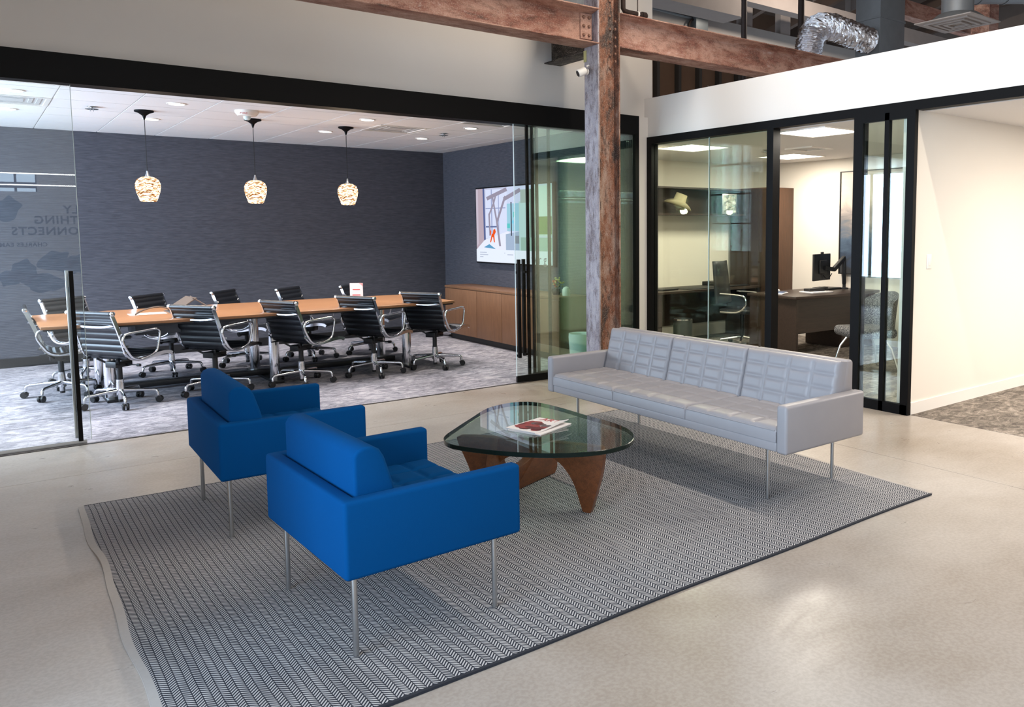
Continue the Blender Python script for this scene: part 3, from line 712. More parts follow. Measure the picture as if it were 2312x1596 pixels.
# magazines
M_paper = plain('paper', S(232, 226, 224), .5)
def magazine(label, c, ang, z, w, l, curl, cover):
    t = thing('magazine', label, 'magazine', (c[0], c[1], z), ang, 'magazines on the glass table')
    def pt(u, v, zz):
        cu = curl*max(0, u-.55)**2*max(0, v-.2)
        return Vector(((u-.5)*w, (v-.5)*l, zz+cu))
    q = MB(); n1 = 12
    q.grid(lambda u, v: pt(u, v, .006), n1, n1); q.grid(lambda u, v: pt(u, v, 0), n1, n1)
    for e in range(4):
        f = [lambda s, z_: pt(s, 0, z_), lambda s, z_: pt(s, 1, z_), lambda s, z_: pt(0, s, z_), lambda s, z_: pt(1, s, z_)][e]
        q.grid(lambda u, v: f(u, .006*v), n1, 1)
    q.build('pages', M_paper, t)
    if cover:
        mr = [plain('cover_red', S(150, 62, 62), .4), plain('cover_dark_red', S(96, 40, 44), .4), plain('cover_grey', S(104, 92, 96), .4)]
        rnd = random.Random(5); q = MB()
        for k in range(44):
            q.cur = rnd.choice((0, 0, 1, 0, 2 if k > 20 else 1)); cu_, cv_ = rnd.uniform(.12, .88), rnd.uniform(.10, .68); rr = rnd.uniform(.07, .15)
            q.add([pt(min(.95, max(.05, cu_+rr*math.cos(a*math.pi/5)*1.2)), min(.75, max(.06, cv_+rr*.7*math.sin(a*math.pi/5))), .0064+k*.00004) for a in range(10)], [tuple(range(10))])
        q.build('cover_print', mr, t)
        Mx = Matrix.Translation((0, .32*l, .0085)) 
        o = text_mesh('ART', .075, Mx, plain('title_red', S(196, 84, 88), .4), 'title', None, .0002, 'CENTER'); o.parent = t
    return t
magazine('white paged magazine lying under the red covered one', (2.535, 3.885), R(-70), .4055, .232, .305, .01, False)
magazine('magazine with red cover picture on top of another on the glass table', (2.53, 3.905), R(-74), .4125,   .225, .30, .13, True)

# ------------------------------------------------------------------ conference room furniture
ctab = thing('conference_table', 'long honey wood conference table on polished tube legs', 'table', (2.4, 9.03, 0))
tp = spline([(.44, 8.40, 0), (.70, 8.36, 0), (1.6, 8.30, 0), (2.4, 8.29, 0), (3.2, 8.31, 0), (4.1, 8.37, 0), (4.335, 8.40, 0)], 4, False) + \
     spline([(4.335, 9.66, 0), (4.1, 9.69, 0), (3.2, 9.74, 0), (2.4, 9.76, 0), (1.6, 9.74, 0), (.70, 9.69, 0), (.44, 9.66, 0)], 4, False)
MB().prism([(p.x, p.y) for p in tp], .715, .742, lambda a, b, s: (a, b, s)).build('tabletop', M_honey, ctab, bevel=.003, seg=2, world=True)
MB().prism([(2.4+(p.x-2.4)*.992, 9.03+(p.y-9.03)*.975) for p in tp], .700, .716, lambda a, b, s: (a, b, s)).build('edge_board', M_blackpl, ctab, world=True)
for x in (.95, 2.4, 3.85):
    for y in (8.66, 9.40):
        MB().lathe([(.05, .012), (.05, .70)], 20, (x, y, 0)).build('leg', M_chrome, ctab, smooth=True, world=True)
    box('foot_bar', M_blackpl, x-.05, x+.05, 8.50, 9.56, .002, .03, ctab, .006)
box('stretcher', M_blackpl, .95, 3.85, 8.98, 9.08, .03, .085, ctab, .006); box('cable_tray', plain('tray_grey', S(74, 78, 86), .5, .4), 1.15, 1.95, 8.50, 8.95, .60, .70, ctab, .006)
hl = thing('cable_hatch', 'open grey flip-up cable hatch on the conference table', 'cable hatch', (1.72, 9.12, .742))
M_hat = plain('hatch_grey', S(104, 92, 84), .45, .3)
MB().bar((-.16, 0, .02), (.03, .02, .14), .34, .008, (0, 0, 1)).build('lid', M_hat, hl)
MB().bar((.03, .02, .14), (.20, .0, .02), .34, .008, (0, 0, 1)).build('lid', M_hat, hl)
MB().box(-.2, .22, -.19, .19, 0, .006).build('frame', M_steel, hl)
MB().tube(spline([(-.16, -.1, .02), (-.28, -.12, .07), (-.42, -.14, .05), (-.5, -.15, .008)], 5, False), .008, 6).build('cable', M_hat, hl, smooth=True)
tag(box('paper_sheet', M_paper, 1.18, 1.50, 8.98, 9.18, .742, .744), 'white paper sheet on the conference table beside the cable hatch', 'paper')
sg = thing('sign_holder', 'clear acrylic table sign with red printed lines on the conference table', 'sign', (3.50, 9.22, .742), R(-38))
MB().box(-.075, .075, -.004, .004, .012, .20).build('card', plain('card_pink_white', S(226, 212, 212), .4), sg)
MB().box(-.08, .08, -.04, .04, 0, .006).build('base', M_gglass, sg)
M_red = plain('print_red', S(196, 70, 66), .5); 
for z, w_ in ((.125, .042), (.062, .046)): MB().box(-w_, w_, -.0055, -.0038, z-.006, z+.006).build('red_line', M_red, sg)
MB().add([(.075, -.0055, .20), (.03, -.0055, .20), (.06, -.0055, .178), (.075, -.0055, .16)], [(0, 1, 2, 3)]).build('red_corner', plain('print_pink', S(226, 150, 150), .5), sg)

# aluminium conference chair, local: faces +X
def conf_chair(label):
    t = thing('conference_chair', label, 'office chair', (0, 0, 0), 0, 'conference chairs')
    DX = .10
    P = [(-.350, .848), (-.318, .765), (-.285, .675), (-.258, .59), (-.242, .53), (-.222, .482), (-.185, .450), (-.13, .434), (-.04, .434), (.06, .446), (.15, .456), (.21, .452), (.245, .436)]
    P = [(a+DX, b-.006) for a, b in P]
    pth = [(p.x, p.y) for p in spline([(a, b, 0) for a, b in P], 6, False)]
    def normals(pts):
        out = []
        for i in range(len(pts)):
            a = Vector(pts[max(0, i-1)]); b = Vector(pts[min(len(pts)-1, i+1)]); d = (b-a).normalized(); out.append(Vector((-d.y, d.x)))
        return out
    def ribbon(pts, th0, th1, y0, y1):
        nn = normals(pts); k = len(pts)
        A = [Vector(p)+q*th1 for p, q in zip(pts, nn)]; B = [Vector(p)-q*th0 for p, q in zip(pts, nn)]
        if callable(th0): pass
        return MB().prism([(p.x, p.y) for p in A]+[(p.x, p.y) for p in B[::-1]], y0, y1, lambda a, b, s: (a, s, b))
    for s_ in (-1, 1):
        o = ribbon(pth, .016, .016, s_*.245-.007, s_*.245+.007).build('side_rail', M_chrome, t, smooth=True)
        MB().lathe([(0, -.012), (.018, -.012), (.021, 0), (.021, .012), (.012, .016), (0, .016)], 14, (-.352+DX, s_*.255, .849), Matrix.Rotation(R(-90*s_), 3, 'X')).build('knob', M_chrome, o, smooth=True)
        arm = spline([(-.255, 0, .545), (-.278, 0, .60), (-.262, 0, .648), (-.215, 0, .664), (-.05, 0, .672), (.055, 0, .676), (.098, 0, .655), (.096, 0, .61), (.070, 0, .505), (.045, 0, .468), (-.02, 0, .440), (-.10, 0, .426), (-.16, 0, .436), (-.205, 0, .466), (-.238, 0, .515)], 4, True)
        am = MB().tube([(p.x+DX, s_*.272, p.z) for p in arm], .0105, 8, closed=True, flat=1.0).build('armrest', M_chrome, t, smooth=True, sharp=70)
        for zz in (.50, .555): MB().box(-.265+DX, -.225+DX, min(s_*.25, s_*.272), max(s_*.25, s_*.272), zz-.008, zz+.008).build('bracket', M_chrome, am)
    # ribbed sling
    fine = [(p.x, p.y) for p in spline([(a, b, 0) for a, b in P], 14, False)]
    Ls = [0]
    for i in range(1, len(fine)): Ls.append(Ls[-1]+(Vector(fine[i])-Vector(fine[i-1])).length)
    nn = normals(fine); cut = min(range(len(fine)), key=lambda i: abs(fine[i][0]+.185-DX)+abs(fine[i][1]-.45))
    def sling(i0, i1, name):
        b = [.005+.010*abs(math.sin(math.pi*Ls[i]/.058)) for i in range(len(fine))]
        A = [Vector(fine[i])+nn[i]*b[i] for i in range(i0, i1)]; B = [Vector(fine[i])-nn[i]*b[i] for i in range(i0, i1)]
        MB().prism([(p.x, p.y) for p in A]+[(p.x, p.y) for p in B[::-1]], -.237, .237, lambda a, c_, s: (a, s, c_)).build(name, M_leather, t, smooth=True, sharp=75)
    sling(0, cut+1, 'backrest'); sling(cut, len(fine), 'seat')
    MB().tube([(-.352+DX, -.243, .847), (-.352+DX, .243, .847)], .022, 14).build('headrest_roll', M_leather, t, smooth=True)
    MB().tube(spline([(a+DX, b, c_) for a, b, c_ in [(-.300, -.24, .752), (-.318, -.21, .738), (-.335, -.12, .728), (-.340, 0, .726), (-.335, .12, .728), (-.318, .21, .738), (-.300, .24, .752)]], 4, False), .011, 8).build('back_spreader', M_chrome, t, smooth=True)
    q = MB().box(-.085, .085, -.062, .062, .345, .40); q.bar((-.05, -.05, .37), (-.12, -.12, .432), .022, .016); q.bar((-.05, .05, .37), (-.12, .12, .432), .022, .016)
    q.bar((.06, 0, .38), (.12, 0, .44), .03, .02); q.box(-.17, .14, -.235, -.215, .425, .437); q.box(-.17, .14, .215, .235, .425, .437); q.box(.05, .075, -.235, .235, .428, .438)
    q.build('tilt_mechanism', M_blackpl, t, bevel=.004, seg=2)
    MB().tube([(.02, -.06, .365), (.02, -.20, .365)], .006, 6).build('lever', M_blackpl, t); MB().tube([(.02, -.19, .365), (.02, -.225, .365)], .013, 8).build('lever_knob', M_blackpl, t)
    MB().lathe([(.022, .05), (.022, .09), (.034, .09), (.036, .15), (.030, .20), (.030, .23)], 16).build('hub', M_chrome, t, smooth=True)
    MB().lathe([(.021, .03), (.021, .09)], 14).build('cylinder_end', M_blackpl, t, smooth=True); MB().lathe([(.024, .23), (.024, .35)], 14).build('gas_column', M_blackpl, t, smooth=True)
    lg0 = None
    for k in range(5):
        a = 2*math.pi*k/5+.35
        if lg0 is None:
            lg0 = MB().tube([(.02, 0, .132), (.12, 0, .128), (.255, 0, .118), (.282, 0, .112), (.292, 0, .095), (.296, 0, .062)], [.020, .017, .013, .013, .013, .012], 8).build('leg', M_chrome, t, smooth=True, sharp=70)
            cs = MB(); Mx = Matrix.Rotation(R(90), 3, 'X')
            for y_ in (-.026, .006): cs.lathe([(.010, 0), (.027, .0), (.030, .004), (.030, .016), (.027, .02), (.010, .02)], 14, (.306, y_+.02, .0315), Mx)
            cs.lathe([(.018, .052), (.030, .048), (.030, .038)], 12, (.300, 0, 0))
            c0 = cs.build('caster', M_blackpl, lg0, smooth=True); o = lg0
        else:
            o = lg0.copy(); C.objects.link(o); c_ = c0.copy(); C.objects.link(c_); c_.parent = o
        o.rotation_euler = (0, 0, a)
    return t
cc = conf_chair('x')
ORD = ('nearest the long black door pull', 'second from the door pull', 'middle', 'second from the credenza', 'nearest the credenza')
spots = [((.994, 8.378, 0), 33, 'black ribbed chair on the glass side of the table, '+ORD[0]), ((1.79, 8.42, 0), 34, 'black ribbed chair on the glass side of the table, '+ORD[1]),
         ((2.575, 8.347, 0), 23, 'black ribbed chair on the glass side of the table, '+ORD[2]+' of five'), ((3.351, 8.387, 0), 26, 'black ribbed chair on the glass side of the table, '+ORD[3]),
         ((4.081, 8.414, 0), 29, 'black ribbed chair on the glass side of the table, '+ORD[4]),
         ((.62, 9.18, 0), -2, 'black ribbed aluminium chair at the head of the conference table seen from the side'),
         ((.89, 9.96, 0), -52, 'black chair beyond the conference table, farthest from the television'), ((1.665, 9.845, 0), -44, 'black chair beyond the conference table, behind the paper sheet'),
         ((2.47, 9.97, 0), -40, 'black chair beyond the conference table, right of the cable hatch'), ((3.17, 9.93, 0), -46, 'black chair beyond the conference table, left of the table sign'),
         ((3.93, 9.94, 0), -44, 'black chair beyond the conference table, partly behind the table sign')]
for k, (p, a, lb) in enumerate(spots):
    p = (p[0], p[1], .002)
    if k == 0: cc.location = p; cc.rotation_euler = (0, 0, R(a)); cc['label'] = lb
    else: dup(cc, p, R(a), lb)

# pendants
def shade_mat():
    t = NT('swirl_glass_shade'); t.n.remove(t.p)
    g = t.noise(t.coord((6, 6, 22)), 2.0, 3, .55, 2.6)
    c = t.ramp(g, [(.42, (.62, .22, .06)), (.50, (1.0, .66, .36)), (.58, (1.0, .90, .72))])
    st = t.ramp(g, [(.40, (.22,)*3), (.55, (1.0,)*3)])
    e = t.new('ShaderNodeEmission'); t.link(c, e.inputs[0]); t.link(t.math('MULTIPLY', st, 2.2), e.inputs[1]); t.link(e.outputs[0], t.out.inputs[0]); return t.m
M_shade = shade_mat()
def pendant(label):
    t = thing('pendant_lamp', label, 'pendant lamp', (0, 0, ZC), 0, 'pendant lamps over the conference table')
    MB().lathe([(0, 0), (.085, 0), (.085, -.014), (.05, -.026), (.018, -.05), (.006, -.09), (0, -.09)], 28).build('canopy', M_black, t, smooth=True)
    MB().tube([(0, 0, -.08), (0, 0, -.60)], .0035, 6).build('cord', M_blackpl, t)
    MB().lathe([(0, -.585), (.008, -.585), (.012, -.61), (.026, -.645), (.0, -.645)], 16).build('socket', M_steel, t, smooth=True)
    pr = [(.02, -.640), (.06, -.648), (.095, -.672), (.110, -.71), (.112, -.745), (.104, -.79), (.088, -.84), (.076, -.875), (.070, -.885), (.066, -.88), (.082, -.83), (.104, -.74), (.09, -.68), (.02, -.645)]
    MB().lathe(pr, 32, cap=False).build('shade', M_shade, t, smooth=True)
    return t
pd = pendant('swirled amber glass pendant lamp nearest the long door pull')
PX = (1.42, 2.432, 3.452)
pd.location = (PX[0], 9.17, ZC)
dup(pd, (PX[1], 9.20, ZC), 0, 'swirled amber glass pendant lamp in the middle of the three'); dup(pd, (PX[2], 9.26, ZC), 0, 'swirled amber glass pendant lamp nearest the television')
for x in PX:
    l = bpy.data.lights.new('pendant_bulb', 'POINT'); l.energy = 14; l.color = (1, .78, .55); l.shadow_soft_size = .05
    o = bpy.data.objects.new('pendant_bulb', l); C.objects.link(o); o.location = (x, 9.2, ZC-.90)
# downlights
M_led = emit('led_disc', (1.0, .93, .84), 9)
def downlight(label):
    t = thing('recessed_downlight', label, 'downlight', (0, 0, ZC), 0, 'recessed downlights')
    MB().lathe([(.085, 0.0), (.083, -.006), (.068, -.008), (.068, .0)], 24, cap=False).build('trim_ring', M_trimw, t, smooth=True)
    MB().lathe([(0, -.002), (.068, -.002), (.068, 0)], 24).build('lens', M_led, t); return t
DLX = ((.368, 'farthest from the television'), (1.585, 'second of four'), (3.407, 'third of four'), (4.643, 'nearest the television'))
dl = None
for yy, rn in ((8.50, 'row near the glass'), (9.80, 'row near the slate wall')):
    for x, nm in DLX:
        lb = 'round recessed ceiling downlight, %s, %s' % (rn, nm)
        if dl is None: dl = downlight(lb); dl.location = (x, yy, ZC)
        else: dup(dl, (x, yy, ZC), 0, lb)
for yy in (8.50, 9.80):
    for x in (-1.0, .368, 1.585, 3.407, 4.643):
        l = bpy.data.lights.new('downlight_beam', 'SPOT'); l.energy = 115; l.color = (1, .965, .93); l.spot_size = R(110); l.spot_blend = .6; l.shadow_soft_size = .07
        o = bpy.data.objects.new('downlight_beam', l); C.objects.link(o); o.location = (x, yy, ZC-.02)
# ceiling fittings
M_slot = plain('vent_dark', S(52, 52, 50), .7)
def vent(label, x, y, z, s_=.30, parent=None):
    t = thing('ceiling_vent', label, 'vent', (x, y, z), 0, 'ceiling vents')
    MB().box(-s_, s_, -s_, s_, .012, .03).build('backing', M_slot, t)
    q = MB()
    for a, b, c_, d_ in ((-s_, s_, -s_, -s_+.035), (-s_, s_, s_-.035, s_), (-s_, -s_+.035, -s_+.035, s_-.035), (s_-.035, s_, -s_+.035, s_-.035)): q.box(a, b, c_, d_, -.004, .014)
    q.build('frame', M_trimw, t)
    for k, (r0, r1) in enumerate(((.78, .68), (.58, .48), (.36, .0))):
        q = MB(); a_, b_ = s_*r0, s_*r1
        if b_ == 0: q.box(-a_, a_, -a_, a_, .001, .006)
        else:
            for p0, p1, p2, p3 in ((-a_, a_, -a_, -b_), (-a_, a_, b_, a_), (-a_, -b_, -b_, b_), (b_, a_, -b_, b_)): q.box(p0, p1, p2, p3, .001, .006)
        q.build('blade_ring' if b_ else 'centre_plate', M_tbar, t)
    return t
vent('square ceiling vent over the conference table nearest the television', 3.99, 9.125, ZC); vent('square ceiling vent partly behind the glass door leaf', .355, 9.125, ZC); vent('square ceiling vent just inside the header near the parked doors', 4.62, 7.905, ZC)
def sprinkler(label, x, y, z):
    t = thing('sprinkler_head', label, 'sprinkler', (x, y, z), 0, 'sprinkler heads')
    MB().lathe([(.035, 0), (.033, -.005), (.012, -.008), (.010, -.022), (0, -.022)], 16).build('rose', M_steel, t, smooth=True)
    MB().tube([(-.012, 0, -.02), (-.012, 0, -.045)], .004, 6).tube([(.012, 0, -.02), (.012, 0, -.045)], .004, 6).build('frame', M_steel, t)
    MB().lathe([(.055, -.024), (.055, -.02), (.0, -.02)], 16).build('deflector', M_steel, t)
sprinkler('small sprinkler head left of the first pendant', .989, 9.18, ZC); sprinkler('small sprinkler head between ceiling vent and television', 4.627, 9.16, ZC)
fs = thing('fire_strobe', 'white round ceiling fire strobe lettered FIRE', 'fire alarm', (2.222, 8.60, ZC))
MB().lathe([(.11, 0), (.11, -.02), (.085, -.05), (.04, -.055), (0, -.055)], 28).build('body', M_trimw, fs, smooth=True)
MB().lathe([(.035, -.05), (.035, -.075), (.02, -.09), (0, -.092)], 16).build('lens', M_gedgel, fs, smooth=True)
text_mesh('FIRE', .04, Matrix.Translation((2.222-.055, 8.60-.095, ZC-.045)) @ Matrix.Rotation(R(-30), 4, 'Z') @ Matrix.Rotation(R(60), 4, 'X'), M_red, 'lettering', fs, .0005)

# credenza under the television
cz = thing('credenza', 'long brown wood credenza along the television wall', 'credenza', (5.55, 9.2, 0))
CY0, CY1, CX0, CX1 = 7.74, 10.62, 5.33, 5.762
box('plinth', M_blackpl, CX0+.06, CX1, CY0+.04, CY1-.04, .002, .085, cz); box('body', M_cred, CX0+.02, CX1, CY0, CY1, .085, .735, cz); box('top', M_cred, CX0, CX1, CY0-.01, CY1+.01, .735, .765, cz, .002)
yy = CY1
for w_ in (.92, .66, .66, .64):
    box('door', M_cred, CX0, CX0+.02, yy-w_+.004, yy-.004, .09, .725, cz, .002); yy -= w_
pl = thing('flower_arrangement', 'small potted arrangement of orange and yellow flowers on the credenza', 'plant', (5.55, 8.11, .765))
MB().lathe([(.04, 0), (.055, .03), (.05, .07), (.045, .07)], 16).build('pot', M_gedge, pl, smooth=True)
rnd = random.Random(3); MF = [plain('petal_orange', S(206, 96, 52), .6), plain('petal_yellow', S(200, 186, 110), .6), plain('leaf_green', S(90, 120, 76), .6)]
for k in range(34):
    a, r_, z = rnd.uniform(0, 6.28), rnd.uniform(0, .09), rnd.uniform(.09, .2)
    if k % 5 == 0: MB().tube([(0, 0, .06), (r_*math.cos(a), r_*math.sin(a), z)], .003, 5).build('stem', MF[2], pl)
    MB().lathe([(0, -.004), (rnd.uniform(.012, .024), .0), (.008, .01), (0, .012)], 7, (r_*math.cos(a), r_*math.sin(a), z), Matrix.Rotation(rnd.uniform(-1, 1), 3, 'X')).build('blossom', MF[0] if a > 2 and a < 4 else MF[1 if k % 3 else 2], pl)
tag(MB().lathe([(.0, 0), (.045, 0), (.048, .02), (.048, .07), (.03, .10), (0, .11)], 20, (5.55, 7.90, .765)).build('white_jar', M_trimw, None, smooth=True), 'small white domed jar on the credenza beside the flowers', 'jar')
wb = thing('waste_bin', 'translucent lined waste bin behind the glass beside the column', 'waste bin', (5.40, 7.40, .002))
MB().lathe([(.11, 0), (.135, .36), (.128, .36), (.104, .01)], 24, cap=False).lathe([(0, .004), (.105, .004)], 24, cap=False).build('bucket', plain('bin_grey', S(120, 130, 132), .5), wb, smooth=True)
MB().lathe([(.125, .05), (.137, .24), (.143, .33), (.140, .372), (.125, .365), (.11, .2), (.05, .08)], 22, cap=False).build('liner', plain('bin_liner', S(226, 230, 230), .4), wb, smooth=True)

# television
tv = thing('television', 'large wall mounted television showing a bright interior picture', 'television', (5.72, 9.385, 1.08))
TY0, TY1, TZ0, TZ1 = 8.405, 10.365, 1.082, 2.147
box('bezel', M_blackpl, 5.715, 5.765, TY0, TY1, TZ0, TZ1, tv, .004); box('mount', M_blackpl, 5.76, 5.777, 9.0, 9.8, 1.3, 1.9, tv)
scn = box('screen', emit('tv_base', S(196, 206, 232), 1.0), 5.712, 5.7155, TY0+.018, TY1-.018, TZ0+.020, TZ1-.018, tv)
EM = {}
def em(c):
    if c not in EM: EM[c] = emit('tv_%d_%d_%d' % c, S(*c), 1.0)
    return EM[c]
lay = [0]
def shp(name, c, pts):
    lay[0] += 1; x = 5.712-.00012*lay[0]
    f = lambda u, v: (x, TY1-.018-u*(TY1-TY0-.036), TZ0+.020+v*(TZ1-TZ0-.038))
    vs_ = [Vector(f(u, v)) for u, v in pts]
    MB().add(vs_, [tuple(range(len(pts)))]).build(name, em(c), scn).location = -tv.location
def rect(c, u0, v0, u1, v1, name='picture_patch'): shp(name, c, [(u0, v0), (u1, v0), (u1, v1), (u0, v1)])
rect((186, 190, 214), .0, .17, .44, 1); rect((206, 214, 238), .14, .32, .44, .98)
shp('picture_patch', (176, 160, 172), [(0, .17), (.115, .28), (.105, 1), (.03, 1)]); shp('picture_patch', (190, 180, 194), [(0, .2), (.03, .25), (.03, 1), (0, 1)])
shp('picture_patch', (84, 96, 140), [(.11, .28), (.135, .28), (.125, 1), (.10, 1)])
rect((150, 160, 196), .22, .35, .235, .98); rect((150, 160, 196), .32, .4, .33, .9); rect((150, 160, 196), .14, .72, .42, .735); rect((92, 106, 150), .14, .47, .30, .49)
shp('picture_patch', (222, 226, 240), [(0, .17), (.12, .30), (.45, .42), (.62, .30), (.62, .17)]); shp('picture_patch', (158, 176, 200), [(.42, .17), (.62, .17), (.62, .42), (.42, .38)])
for a, b, w_ in (((.20, .36), (.19, .66), .022), ((.19, .64), (.26, .80), .022), ((.26, .80), (.30, .94), .02), ((.34, .22), (.30, .55), .026), ((.30, .54), (.42, .88), .028), ((.30, .54), (.24, .90), .022), ((.16, .86), (.44, .97), .05), ((.40, .84), (.62, .95), .05)):
    d = Vector((b[0]-a[0], b[1]-a[1])).normalized(); nq = Vector((-d.y, d.x))*w_/2
    shp('picture_beam', (146, 140, 158), [(a[0]-nq.x, a[1]-nq.y), (a[0]+nq.x, a[1]+nq.y), (b[0]+nq.x, b[1]+nq.y), (b[0]-nq.x, b[1]-nq.y)])
rect((150, 196, 214), .44, .42, .60, .78); rect((92, 190, 178), .525, .60, .55, .67); rect((92, 190, 190), .44, .46, .48, .52); rect((120, 196, 222), .50, .52, .53, .56); rect((80, 84, 96), .49, .36, .505, .80)
rect((176, 206, 206), .60, .17, .80, .80); rect((160, 176, 172), .62, .78, .86, .95); rect((120, 140, 130), .74, .3, .765, .95); rect((196, 216, 216), .80, .36, 1, .98); rect((92, 128, 62), .84, .38, 1.0, .60); rect((150, 180, 170), .62, .17, 1, .34)
rect((130, 138, 150), .545, .26, .60, .36)
for pts in ([(.20, .27), (.225, .38), (.26, .40), (.27, .27), (.255, .27), (.245, .34), (.235, .34), (.215, .27)], [(.245, .37), (.265, .37), (.285, .41), (.275, .45), (.25, .44), (.243, .40)], [(.20, .38), (.215, .36), (.22, .42), (.205, .45)]): shp('picture_dog', (226, 84, 32), pts)
shp('picture_patch', (92, 150, 190), [(.11, .20), (.19, .245), (.28, .18)])
rect((222, 230, 244), 0, 0, 1, .17, 'caption_band')
for u0, u1, v in ((.05, .15, .13), (.05, .17, .10), (.05, .10, .07), (.40, .41, .13), (.44, .52, .11)): rect((180, 188, 206), u0, v-.006, u1, v+.006, 'caption_line')
Mx = Matrix.Translation((5.706, 8.90, 1.115)) @ Matrix.Rotation(R(-90), 4, 'Z') @ Matrix.Rotation(R(90), 4, 'X')
o = text_mesh('w r g', .17, Mx, em((96, 104, 108)), 'caption_logo', None, .0003, 'LEFT'); o.parent = scn; o.location = -tv.location

# ------------------------------------------------------------------ office furniture
dk = thing('executive_desk', 'dark espresso desk with modesty panel inside the glazed office', 'desk', (8.5, 6.5, 0))
dt = spline([(7.64, 6.14, 0), (8.0, 6.085, 0), (8.5, 6.06, 0), (9.0, 6.085, 0), (9.36, 6.14, 0)], 4, False)+[Vector((9.36, 6.95, 0)), Vector((7.68, 6.95, 0))]
MB().prism([(p.x, p.y) for p in dt], .708, .742, lambda a, b, s: (a, b, s)).build('desktop', M_espr, dk, bevel=.003, seg=2, world=True)
box('end_panel', M_espr, 7.70, 7.74, 6.18, 6.92, .002, .708, dk); box('end_panel', M_espr_lit, 9.28, 9.32, 6.18, 6.92, .002, .708, dk)
box('modesty_panel', M_espr, 7.74, 9.28, 6.25, 6.28, .27, .708, dk); box('pedestal', M_espr, 8.80, 9.28, 6.32, 6.90, .01, .70, dk)
wdk = thing('wall_desk', 'dark espresso work counter below the hutch shelf', 'desk', (7.6, 8.05, 0))
box('counter', M_espr, 6.3, 8.84, 7.74, 8.395, .708, .742, wdk, .003); box('pedestal', M_espr, 6.3, 7.0, 7.80, 8.39, .002, .708, wdk)
for z in (.06, .28, .50):
    dr = box('drawer_front', M_espr, 6.32, 6.98, 7.785, 7.80, z, z+.2, wdk, .002); box('drawer_pull', M_steel, 6.58, 6.72, 7.765, 7.775, z+.16, z+.168, wdk)
box('end_panel', M_espr, 8.80, 8.84, 7.80, 8.39, .002, .708, wdk); box('back_panel', M_espr, 7.0, 8.80, 8.36, 8.385, .2, .708, wdk)
hu = thing('hutch_shelf', 'dark espresso wall hutch shelf over the office counter', 'shelf', (7.6, 8.2, 1.74))
box('back', M_espr, 6.4, 8.84, 8.36, 8.395, 1.74, 2.118, hu); box('bottom_board', M_espr, 6.4, 8.84, 8.04, 8.36, 1.74, 1.765, hu); box('top_board', M_espr, 6.4, 8.84, 8.04, 8.36, 2.095, 2.118, hu)
for x in (6.4, 8.82): box('side_board', M_espr, x, x+.02, 8.04, 8.36, 1.765, 2.095, hu)
wr = thing('tall_cabinet', 'tall brown wardrobe cabinet in the office corner', 'cabinet', (9.12, 8.0, 0))
box('body', M_espr_lit, 8.87, 9.395, 7.62, 8.36, .002, 2.135, wr, .003)
for a, b in ((7.63, 7.985), (7.995, 8.35)): box('door', M_espr, 8.85, 8.87, a, b, .06, 2.12, wr, .002)
# hat and frame on the hutch
ht = thing('cowboy_hat', 'cream felt cowboy hat with curled brim on the hutch shelf', 'hat', (7.58, 8.14, 1.90), R(-15)); ht.rotation_euler = (R(6), R(20), R(-30)); ht.scale = (.80, .80, .88); ht.location.z = 1.86
M_felt = plain('cream_felt', S(196, 184, 150), .9)
q = MB(); NB = 36
for k, (ra, rb) in enumerate(((.095, .15), (.15, .20))):
    for i in range(NB):
        def bp(r_, i_): a = 2*math.pi*i_/NB; lift = .10*abs(math.sin(a))**2*((r_-.09)/.11)**1.5; return (r_*1.25*math.cos(a), r_*.85*math.sin(a), lift)
        q.add([bp(ra, i), bp(rb, i), bp(rb, i+1), bp(ra, i+1)], [(0, 1, 2, 3)])
q.build('brim', M_felt, ht, smooth=True)
ht.children[-1].modifiers.new('thick', 'SOLIDIFY').thickness = .005
q = MB(); q.grid(lambda u, v: ((.119-.020*v)*math.cos(2*math.pi*u), (.081-.016*v)*math.sin(2*math.pi*u), .20*v), 30, 6)
q.grid(lambda u, v: (.099*(1-v)*math.cos(2*math.pi*u), .065*(1-v)*math.sin(2*math.pi*u), .20+.03*math.sin(v*math.pi*.75)-.045*v), 30, 5)
q.build('crown', M_felt, ht, smooth=True)
fr_ = thing('picture_frame', 'small framed black and white photograph on the hutch shelf', 'picture frame', (8.58, 8.12, 1.767), R(-12))
MB().box(-.125, .125, -.008, .008, 0, .285).build('frame', M_steel, fr_, bevel=.003)
def bw():
    t = NT('bw_photo'); t.set(.4); f = t.noise(t.coord(), 16, 4, .6, .6); t.col(t.ramp(f, [(.40, S(60, 64, 60)), (.52, S(150, 152, 140)), (.62, S(208, 208, 192))])); return t.m
MB().box(-.108, .108, -.0105, -.0082, .018, .268).build('photo', bw(), fr_)
# things on desks
def flat(name, label, cat, mat, c, w_, l_, h_, ang=0, z=.742, grp=None):
    o = MB().box(-w_/2, w_/2, -l_/2, l_/2, 0, h_).build(name, mat, None, bevel=min(.004, h_/3), seg=2); o.location = (c[0], c[1], z); o.rotation_euler = (0, 0, R(ang)); return tag(o, label, cat, grp)
M_bk2 = plain('matt_black', S(24, 24, 26), .5)
flat('desk_pad', 'flat black desk pad on the office counter', 'desk pad', M_bk2, (7.85, 8.02), .75, .42, .008)
flat('laptop', 'closed black laptop on the office counter near the frame', 'laptop', M_bk2, (7.2, 8.0), .34, .24, .02, 8)
flat('keyboard', 'thin black keyboard on the office counter', 'keyboard', M_bk2, (8.52, 7.90), .42, .13, .014, 4)
flat('book', 'white book lying under black papers near the monitor', 'book', M_paper, (8.36, 6.40), .36, .24, .018, -8)
flat('notebook', 'white notebook at the near end of the dark desk', 'notebook', M_paper, (7.86, 6.62), .30, .22, .012, 25)
